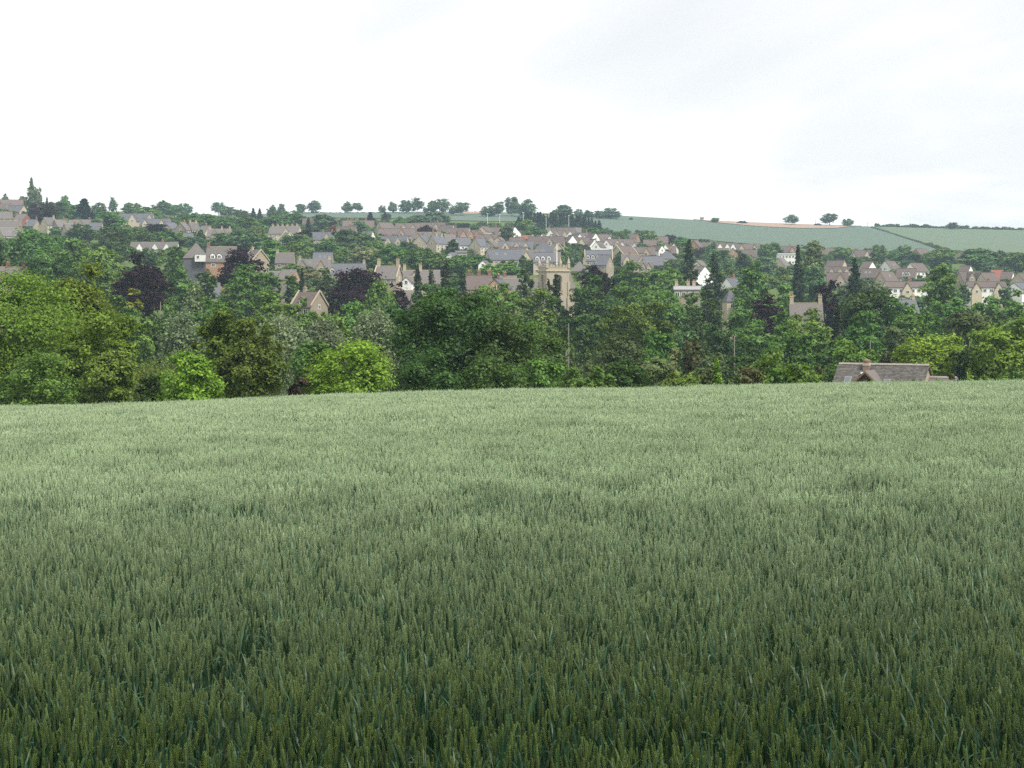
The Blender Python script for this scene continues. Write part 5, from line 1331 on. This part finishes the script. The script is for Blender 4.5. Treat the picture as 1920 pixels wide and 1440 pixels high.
# ------------------------------------------------------------------ poles, masts, urn, hut
def pole(name, label, cat, x, top, base, mat, d=None, r=.14, arm=False, group=None, head=None):
    d = d or solve(x, base); X = px(x, d); zg = float(ground(X, d)); Hh = pz(top, d) - zg
    b = MB(); b.tube([(0, 0, -1), (0, 0, Hh*.5), (0, 0, Hh)], [r, r*.9, r*.7], 8)
    o = b.build(name, MATS[mat]); o.location = (X, d, zg); tag(o, label, cat, group)
    if arm:
        b = MB(); b.box(-.8, .8, -.06, .06, Hh-.45, Hh-.33); b.build('cross_arm', MATS['woodpole'], o)
        for xx in (-.65, .65):
            b = MB(); b.tube([(xx, 0, Hh-.34), (xx, 0, Hh-.15)], [.06, .04], 6); b.build('insulator', MATS['lead'], o)
    if head:
        b = MB(); b.box(-.6, .6, -.3, .1, Hh-.1, Hh+.25); b.build('lamp_head', MATS['metalpole'], o)
pole('utility_pole', 'tall thin grey pole standing below the church tower', 'pole', 1066, 606, 0, 'woodpole', d=235, r=.10)
pole('utility_pole', 'short pole among trees below the layered cedar', 'pole', 1377, 630, 0, 'woodpole', d=240, r=.085, group='wooden poles among the trees')
pole('utility_pole', 'short pole among trees behind the tiled house', 'pole', 1632, 638, 0, 'woodpole', d=262, r=.085, group='wooden poles among the trees')
pole('utility_pole', 'short pole at the right foot of the largest copper beech', 'pole', 301, 566, 0, 'woodpole', d=370, r=.11, group='wooden poles among the trees')
for x, tp, bs, lb in ((914, 401, 428, 'first floodlight mast, below the brown soil patch'), (937, 403, 431, 'second floodlight mast from the left, in front of the ridge field'), (981, 399, 428, 'third floodlight mast, at the left end of the fir belt'),
                      (1024, 404, 434, 'fourth floodlight mast, in front of the fir belt'), (1066.5, 404, 436, 'fifth floodlight mast, above the white gables')):
    pole('floodlight_mast', lb, 'mast', x, tp, bs, 'metalpole', r=.17, head=True, group='floodlight masts of the sports ground')
pole('antenna_mast', 'thin antenna mast on the left skyline between trees', 'mast', 372, 382, 404, 'metalpole', r=.14)
pole('field_post', 'thin post on the skyline left of the three lone trees', 'post', 1366, 412, 419, 'woodpole', d=1640, r=.2, group='posts on the right skyline')
pole('field_post', 'thin post on the skyline left of the middle lone tree', 'post', 1529, 411, 423, 'woodpole', d=1640, r=.2, group='posts on the right skyline')
pole('field_post', 'thin post on the skyline at the top of the hill hedge', 'post', 1627, 416, 427, 'woodpole', d=1640, r=.2, group='posts on the right skyline')
d = 1640.0; X = px(1316, d); zg = float(ground(X, d))
t = thing('hut', 'tiny square hut on the skyline left of the lone round bush', 'hut', (X, d, zg), 0)
b = MB(); b.box(-1.5, 1.5, -1.5, 1.5, -.5, 2.4); b.build('wall', MATS['woodpole'], t)
b = MB(); b.prism([(-1.8, 2.4), (1.8, 2.4), (0, 3.3)], -1.8, 1.8); b.build('roof', MATS['greyroof'], t)
for xx, rt, dd, lb in ((1829, 636, 262, 'pale stone urn on a pedestal among dark trees on the right'),):
    X = px(xx, dd); zg = float(ground(X, dd)); zt = pz(rt, dd) - zg; s = .34
    t = thing('garden_urn', lb, 'urn', (X, dd, zg), 0.3)
    b = MB(); b.box(-s*1.1, s*1.1, -s*1.1, s*1.1, -.5, zt-s*3.4); b.box(-s*1.3, s*1.3, -s*1.3, s*1.3, zt-s*3.4, zt-s*3.1); b.build('pedestal', MATS['creamwall'], t)
    b = MB(); b.tube([(0, 0, zt-s*3.12), (0, 0, zt-s*2.7), (0, 0, zt-s*2.4), (0, 0, zt-s*1.6), (0, 0, zt-s*.9), (0, 0, zt-s*.8), (0, 0, zt-s*.2), (0, 0, zt)], [s*.8, s*.35, s*.5, s*.95, s*.85, s*1.05, s*.6, s*.1], 14); b.build('urn', MATS['creamwall'], t)

# ------------------------------------------------------------------ garden shrubbery filling the ground between houses and trees
def scatter(name, label, me_list, pts, rots, scl, idx, tone=None):
    cname = name + '_sources'
    src = bpy.data.collections.new(cname)
    for i, me in enumerate(me_list):
        o = bpy.data.objects.new('%s_source_%02d' % (name, i), me); src.objects.link(o)
    me = bpy.data.meshes.new(name)
    P = np.asarray(pts, np.float32)
    me.vertices.add(len(P)); me.vertices.foreach_set('co', P.ravel())
    a = me.attributes.new('rot', 'FLOAT_VECTOR', 'POINT'); a.data.foreach_set('vector', np.asarray(rots, np.float32).ravel())
    a = me.attributes.new('scl', 'FLOAT_VECTOR', 'POINT'); a.data.foreach_set('vector', np.asarray(scl, np.float32).ravel())
    a = me.attributes.new('idx', 'INT', 'POINT'); a.data.foreach_set('value', np.asarray(idx, np.int32))
    if tone is not None:
        a = me.attributes.new('tone', 'FLOAT', 'POINT'); a.data.foreach_set('value', np.asarray(tone, np.float32))
    me.update()
    ob = link(name, me)
    tag(ob, label, None, kind='stuff')
    ng = bpy.data.node_groups.new(name + '_scatter', 'GeometryNodeTree')
    ng.interface.new_socket('Geometry', in_out='INPUT', socket_type='NodeSocketGeometry')
    ng.interface.new_socket('Geometry', in_out='OUTPUT', socket_type='NodeSocketGeometry')
    N, L_ = ng.nodes, ng.links
    gi, go = N.new('NodeGroupInput'), N.new('NodeGroupOutput')
    ci = N.new('GeometryNodeCollectionInfo'); ci.inputs[0].default_value = src; ci.inputs[1].default_value = True; ci.inputs[2].default_value = True
    ip = N.new('GeometryNodeInstanceOnPoints'); ip.inputs['Pick Instance'].default_value = True
    def attr(nm, dt):
        q = N.new('GeometryNodeInputNamedAttribute'); q.data_type = dt; q.inputs[0].default_value = nm; return q.outputs[0]
    L_.new(gi.outputs[0], ip.inputs['Points']); L_.new(ci.outputs[0], ip.inputs['Instance'])
    L_.new(attr('idx', 'INT'), ip.inputs['Instance Index']); L_.new(attr('rot', 'FLOAT_VECTOR'), ip.inputs['Rotation']); L_.new(attr('scl', 'FLOAT_VECTOR'), ip.inputs['Scale'])
    L_.new(ip.outputs[0], go.inputs[0])
    md = ob.modifiers.new('scatter', 'NODES'); md.node_group = ng
    return ob

rng = np.random.default_rng(77)
shr = []
for i, c in enumerate(('deep', 'mid', 'bright', 'blue', 'dull', 'olive')):
    r2 = np.random.default_rng(300 + i)
    P = puffs('bush', 6, 4.2, r2)
    q, v = leaf_cloud(P, 1500, .33, r2)
    shr.append(mesh_np('shrub', q.reshape(-1, 3), np.arange(len(q)*4).reshape(-1, 4), MATS[c], np.repeat(v, 4)))
# the shrubs stand on the valley floor and between the gardens of the town
pts = []
hxy = np.array([(h_[0], h_[1], h_[2]) for h_ in HOUSE_AT])
for hx_, hd_, hr_, ha_, hl_, hw_ in HOUSE_AT:          # hedges and bushes in front of the houses
    if hd_ < 300: continue
    if hd_ in (640, 645, 650) and hx_ > 100: continue
    nrm = np.array([math.sin(ha_), -math.cos(ha_)]); tng = np.array([math.cos(ha_), math.sin(ha_)])
    if nrm[1] > 0: nrm = -nrm
    for k in range(int(2 + hl_/4)):
        q_ = np.array([hx_, hd_]) + nrm*(hw_/2 + rng.uniform(3.5, 6.5)) + tng*rng.uniform(-.6, .6)*hl_
        if np.hypot(hxy[:, 0] - q_[0], hxy[:, 1] - q_[1]).min() > 4: pts.append(tuple(q_))
while len(pts) < 4800:
    y = rng.uniform(215, 1330); u = rng.uniform(-.40, .40); x = u*y
    if rng.random() > (y/1330)**.6: continue
    if abs(x - px(1657, 200)) < 9 and abs(y - 200) < 12: continue
    lim = {0: 1330}.get(0)
    cpx = 960 + F*u
    top_d = np.interp(cpx, [0, 500, 1000, 1130, 1330, 1560, 1920], [1330, 1330, 1330, 1290, 1220, 1230, 1200])
    if y > top_d: continue
    if (np.hypot(hxy[:, 0] - x, hxy[:, 1] - y) < hxy[:, 2] + 2).any(): continue
    if 560 < y < 660 and (1645 < cpx < 1745 or 1800 < cpx < 1940): continue
    if 1085 < cpx < 1122 and 200 < y < 345: continue
    pts.append((x, y))
pts = np.array(pts); z = ground(pts[:, 0], pts[:, 1]) - .3
n_ = len(pts); s = rng.uniform(.55, 1.05, n_)*np.where(pts[:, 1] > 430, rng.choice([.8, 1.1, 1.7], n_, p=[.3, .4, .3]), 1.0)
scatter('shrubbery', 'green garden shrubs and undergrowth between the trees and houses', shr, np.column_stack([pts, z]),
        np.column_stack([np.zeros(n_), np.zeros(n_), rng.uniform(0, 6.28, n_)]), np.column_stack([s, s, s*rng.uniform(.6, .95, n_)]), rng.integers(0, 6, n_))

# ------------------------------------------------------------------ the wheat
def wheat_mat(name, lo, hi, lo2, hi2, rough, trans, spec):
    """colour of young green crop (lo..hi) ripening to a pale bloom (lo2..hi2) where 'tone' is high"""
    m, n, l = new_mat(name)
    at = n.new('ShaderNodeAttribute'); at.attribute_name = 'v'
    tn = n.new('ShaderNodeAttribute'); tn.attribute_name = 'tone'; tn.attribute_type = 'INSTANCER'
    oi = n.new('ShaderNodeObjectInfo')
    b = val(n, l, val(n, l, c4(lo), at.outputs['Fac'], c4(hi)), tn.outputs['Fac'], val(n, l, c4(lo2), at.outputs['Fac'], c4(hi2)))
    hs = n.new('ShaderNodeHueSaturation'); mr = n.new('ShaderNodeMapRange'); mr.inputs[3].default_value = .86; mr.inputs[4].default_value = 1.14
    l.new(oi.outputs['Random'], mr.inputs[0]); l.new(mr.outputs[0], hs.inputs['Value']); l.new(b, hs.inputs['Color'])
    p = n.new('ShaderNodeBsdfPrincipled'); l.new(hs.outputs[0], p.inputs['Base Color'])
    p.inputs['Roughness'].default_value = rough; p.inputs['Specular IOR Level'].default_value = spec
    tr = n.new('ShaderNodeBsdfTranslucent'); l.new(hs.outputs[0], tr.inputs[0])
    mx = n.new('ShaderNodeMixShader'); mx.inputs[0].default_value = trans
    l.new(p.outputs[0], mx.inputs[1]); l.new(tr.outputs[0], mx.inputs[2])
    o = n.new('ShaderNodeOutputMaterial'); l.new(mx.outputs[0], o.inputs[0])
    return m
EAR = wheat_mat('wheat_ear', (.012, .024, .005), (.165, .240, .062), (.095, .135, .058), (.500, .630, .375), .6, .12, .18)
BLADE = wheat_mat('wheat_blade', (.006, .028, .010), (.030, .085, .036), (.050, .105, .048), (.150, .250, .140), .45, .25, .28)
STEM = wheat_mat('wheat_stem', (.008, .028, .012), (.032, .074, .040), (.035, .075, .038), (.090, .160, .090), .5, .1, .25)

def tuft(rnd, size, count, lod):
    Vv, Ff, Mi, At = [], [], [], []
    def add(vs, fs, mi, av):
        i = len(Vv); Vv.extend(vs); At.extend(av)
        for f in fs: Ff.append(tuple(i+k for k in f)); Mi.append(mi)
    g = int(math.ceil(math.sqrt(count)))
    for k in range(count):
        bx = (rnd.random() - .5)*size; by = (rnd.random() - .5)*size
        hgt = WHEAT*rnd.gauss(.93, .055); la = rnd.uniform(0, 6.283); ln = abs(rnd.gauss(.0, .10)) + .01
        dxy = (math.cos(la)*ln, math.sin(la)*ln)
        el = rnd.uniform(.070, .098)
        def pos(s, off=(0, 0)):           # along the curved stem, s in 0..1 of full height
            return Vector((bx + dxy[0]*hgt*s**2.2 + off[0], by + dxy[1]*hgt*s**2.2 + off[1], hgt*s))
        s0 = 1 - el/hgt
        tint = min(1, max(0, rnd.gauss(.5, .22)))
        # stem
        ss = (0.25, .62, s0) if lod < 2 else (.6, s0)
        ring = []; r = .0018 if lod == 0 else .0022 if lod == 1 else .003
        vs = []; av = []
        for s in ss:
            p = pos(s)
            for q in range(3): vs.append((p.x + r*math.cos(q*2.09), p.y + r*math.sin(q*2.09), p.z)); av.append(tint)
        fs = []
        for a in range(len(ss)-1):
            for q in range(3): fs.append((a*3+q, a*3+(q+1) % 3, a*3+3+(q+1) % 3, a*3+3+q))
        add(vs, fs, 2, av)
        # ear
        p0, p1 = pos(s0), pos(1.0); ax = (p1 - p0)
        if rnd.random() < .25: p1 = p1 + Vector((rnd.uniform(-.02, .02), rnd.uniform(-.02, .02), -.008)); ax = p1 - p0
        t = ax.normalized(); a1 = t.orthogonal().normalized(); rot = Matrix.Rotation(rnd.uniform(0, 6.28), 3, t); a1 = rot @ a1; b1 = t.cross(a1)
        if lod < 2:
            ns = 9 if lod == 0 else 6
            for row in range(4):
                sd = a1 if row % 2 == 0 else b1; sg = 1 if row < 2 else -1
                for j in range(ns):
                    f = (j + .5*(row % 2) + .3)/ns
                    wd = .0027*math.sin(math.pi*min(.97, .12 + f*.86))**.6
                    c = p0 + ax*min(f, .97) + sd*sg*wd*.85
                    up_ = (t*.86 + sd*sg*.42).normalized(); l_ = .0085 if lod == 0 else .012
                    sideA = (sd*sg).cross(up_).normalized(); outA = up_.cross(sideA)
                    w1 = .0016 if lod == 0 else .0021
                    vs = [c - up_*l_*.6, c + sideA*w1, c + outA*w1*.8, c - sideA*w1, c - outA*w1*.8, c + up_*l_]
                    tv = min(1, max(0, tint*.45 - (.14 if lod == 0 else .02) + .52*f + rnd.uniform(-.15, .2)))
                    add([tuple(v) for v in vs], [(0,1,2),(0,2,3),(0,3,4),(0,4,1),(5,2,1),(5,3,2),(5,4,3),(5,1,4)], 0, ([tv*.2, tv*.6, tv*.8, tv*.6, tv*.8, min(1, tv+.7)] if lod == 0 else [tv*.5, tv*.9, tv, tv*.9, tv, min(1, tv+.7)]))
        else:
            wd = .0056
            vs = []; av = []
            for f, w1 in ((0, .3), (.3, 1), (.75, .9), (1, .2)):
                c = p0 + ax*f
                for q in range(4):
                    dv = (a1, b1, -a1, -b1)[q]; vs.append(tuple(c + dv*wd*w1)); av.append(min(1, max(0, tint*.5 + .0 + .55*f + rnd.uniform(-.2, .2))))
            fs = [(r_*4+q, r_*4+(q+1) % 4, r_*4+4+(q+1) % 4, r_*4+4+q) for r_ in range(3) for q in range(4)]
            add(vs, fs, 0, av)
        # blades
        for bl in range(2 if lod == 0 and rnd.random() < .5 else 1):
            if lod == 2 and rnd.random() < .35: continue
            s = rnd.uniform(.60, .82) if bl == 0 else rnd.uniform(.35, .6)
            p = pos(s); an = rnd.uniform(0, 6.283); d_ = Vector((math.cos(an), math.sin(an), 0)); pp = d_.cross(Vector((0, 0, 1)))
            ll = rnd.uniform(.12, .22); lift = rnd.uniform(.8, 1.3); wd = rnd.uniform(.0045, .0075)*(1 if lod < 2 else 1.3)
            nseg = 5 if lod == 0 else 3 if lod == 1 else 2
            bend = rnd.uniform(.1, 1.0) if rnd.random() < .72 else rnd.uniform(1.2, 3.4)
            vs = []; av = []; tb = min(1, max(0, rnd.gauss(.45, .25))); cur = p.copy(); angl = math.pi/2 - (1.15-lift)*.7 - .15
            tw = rnd.uniform(-1.2, 1.2)
            for q in range(nseg+1):
                u = q/nseg; ww = wd*(1 - u**2.2)*(.75 + .25*math.sin(math.pi*u)) + .0004
                side = (pp*math.cos(tw*u) + Vector((0, 0, 1))*math.sin(tw*u)*.6).normalized()
                vs += [tuple(cur + side*ww), tuple(cur - side*ww)]; av += [tb, tb]
                cur = cur + (d_*math.cos(angl) + Vector((0, 0, 1))*math.sin(angl))*ll/nseg
                angl -= bend/nseg
            fs = [(2*q, 2*q+1, 2*q+3, 2*q+2) for q in range(nseg)]
            add(vs, fs, 1, av)
    me = bpy.data.meshes.new('wheat_tuft'); me.from_pydata(Vv, [], Ff)
    for mm in (EAR, BLADE, STEM): me.materials.append(mm)
    me.polygons.foreach_set('material_index', Mi)
    a = me.attributes.new('v', 'FLOAT', 'POINT'); a.data.foreach_set('value', np.array(At, np.float32))
    me.update(); return me
rnd = random.Random(11)
SRC = [tuft(rnd, .27, 27, 0) for _ in range(8)] + [tuft(rnd, .54, 140, 1) for _ in range(5)] + [tuft(rnd, 1.08, 560, 2) for _ in range(5)]
def vnoise(x, y, s, seed):
    r3 = np.random.default_rng(seed); G = r3.random((64, 64))
    u = x/s; v = y/s; i = np.floor(u).astype(int); j = np.floor(v).astype(int); a = u-i; b = v-j; a = a*a*(3-2*a); b = b*b*(3-2*b)
    g_ = lambda p, q: G[p % 64, q % 64]
    return g_(i, j)*(1-a)*(1-b) + g_(i+1, j)*a*(1-b) + g_(i, j+1)*(1-a)*b + g_(i+1, j+1)*a*b
allp = []
for y0, y1, st, i0, i1 in ((3.6, 23, .25, 0, 8), (14, 46, .5, 8, 13), (28, 76, 1.0, 13, 18)):
    ys = np.arange(y0, y1, st)
    for y in ys:
        hwid = .36*y + 2.5
        xs = np.arange(-hwid, hwid, st)
        allp.append(np.column_stack([xs, np.full(len(xs), y), np.full(len(xs), st), rng.integers(i0, i1, len(xs))]))
A = np.concatenate(allp)
pick = rng.random(len(A))              # the three grades of detail fade into each other
pk = np.where(A[:, 2] < .3, np.clip((23 - A[:, 1])/9, 0, 1), np.where(A[:, 2] < .6, np.minimum(np.clip((A[:, 1] - 14)/9, 0, 1), np.clip((46 - A[:, 1])/18, 0, 1)), np.clip((A[:, 1] - 28)/18, 0, 1)))
A = A[pick < pk]
A[:, 0] += rng.uniform(-.5, .5, len(A))*A[:, 2]*.7; A[:, 1] += rng.uniform(-.5, .5, len(A))*A[:, 2]*.7
z = ground(A[:, 0], A[:, 1])
hs = 1 + .09*(vnoise(A[:, 0]+50, A[:, 1], 2.6, 1) - .5) + .05*(vnoise(A[:, 0]*.5+90, A[:, 1], 1.1, 2) - .5) + rng.normal(0, .02, len(A))
bare = np.hypot((A[:, 0] + 1.36)/.22, (A[:, 1] - 8.75)/.8)           # a thin spot in the crop
hs = np.where(bare < 1, hs*(.72 + .2*bare), hs)
keep = (bare > .75) | (rng.random(len(A)) < .55)
A, z, hs = A[keep], z[keep], hs[keep]
tone = np.clip(np.log(A[:, 1]/7.2)/np.log(2.5) + .16*(vnoise(A[:, 0] + 20, A[:, 1]*.7, 3.1, 9) - .5), 0, 1)    # shading painted into the crop: dark near the camera, paler with distance
rot = np.column_stack([rng.normal(0, .025, len(A)), rng.normal(0, .025, len(A)), rng.uniform(0, 6.283, len(A))])
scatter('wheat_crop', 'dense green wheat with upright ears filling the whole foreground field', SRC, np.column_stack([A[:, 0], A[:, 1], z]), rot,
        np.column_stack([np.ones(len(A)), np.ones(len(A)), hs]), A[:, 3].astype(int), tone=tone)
print('wheat tufts', len(A))

# ------------------------------------------------------------------ the air
HAZE = 0.00013
hm, n, l = new_mat('haze')
pv = n.new('ShaderNodeVolumePrincipled'); pv.inputs['Density'].default_value = HAZE
pv.inputs['Color'].default_value = (.62, .80, 1.0, 1); pv.inputs['Anisotropy'].default_value = .2
o = n.new('ShaderNodeOutputMaterial'); l.new(pv.outputs[0], o.inputs['Volume'])
b = MB(); b.box(-2600, 2600, -220, 3400, -32, 112)
hz = b.build('haze', hm); tag(hz, 'thin pale blue summer haze over the valley and the town', None, kind='stuff')
import os
if os.environ.get('TREE_REPORT'):
    for r in TREE_REPORT: 
        if r[1] > 25 or r[1] < 2.5 or r[1]/r[2] > 2.6 and r[1] > 12: print('T', r)
    for r in HOUSE_REPORT:
        if r[1] > 13 or r[1] < 5: print('H', r)
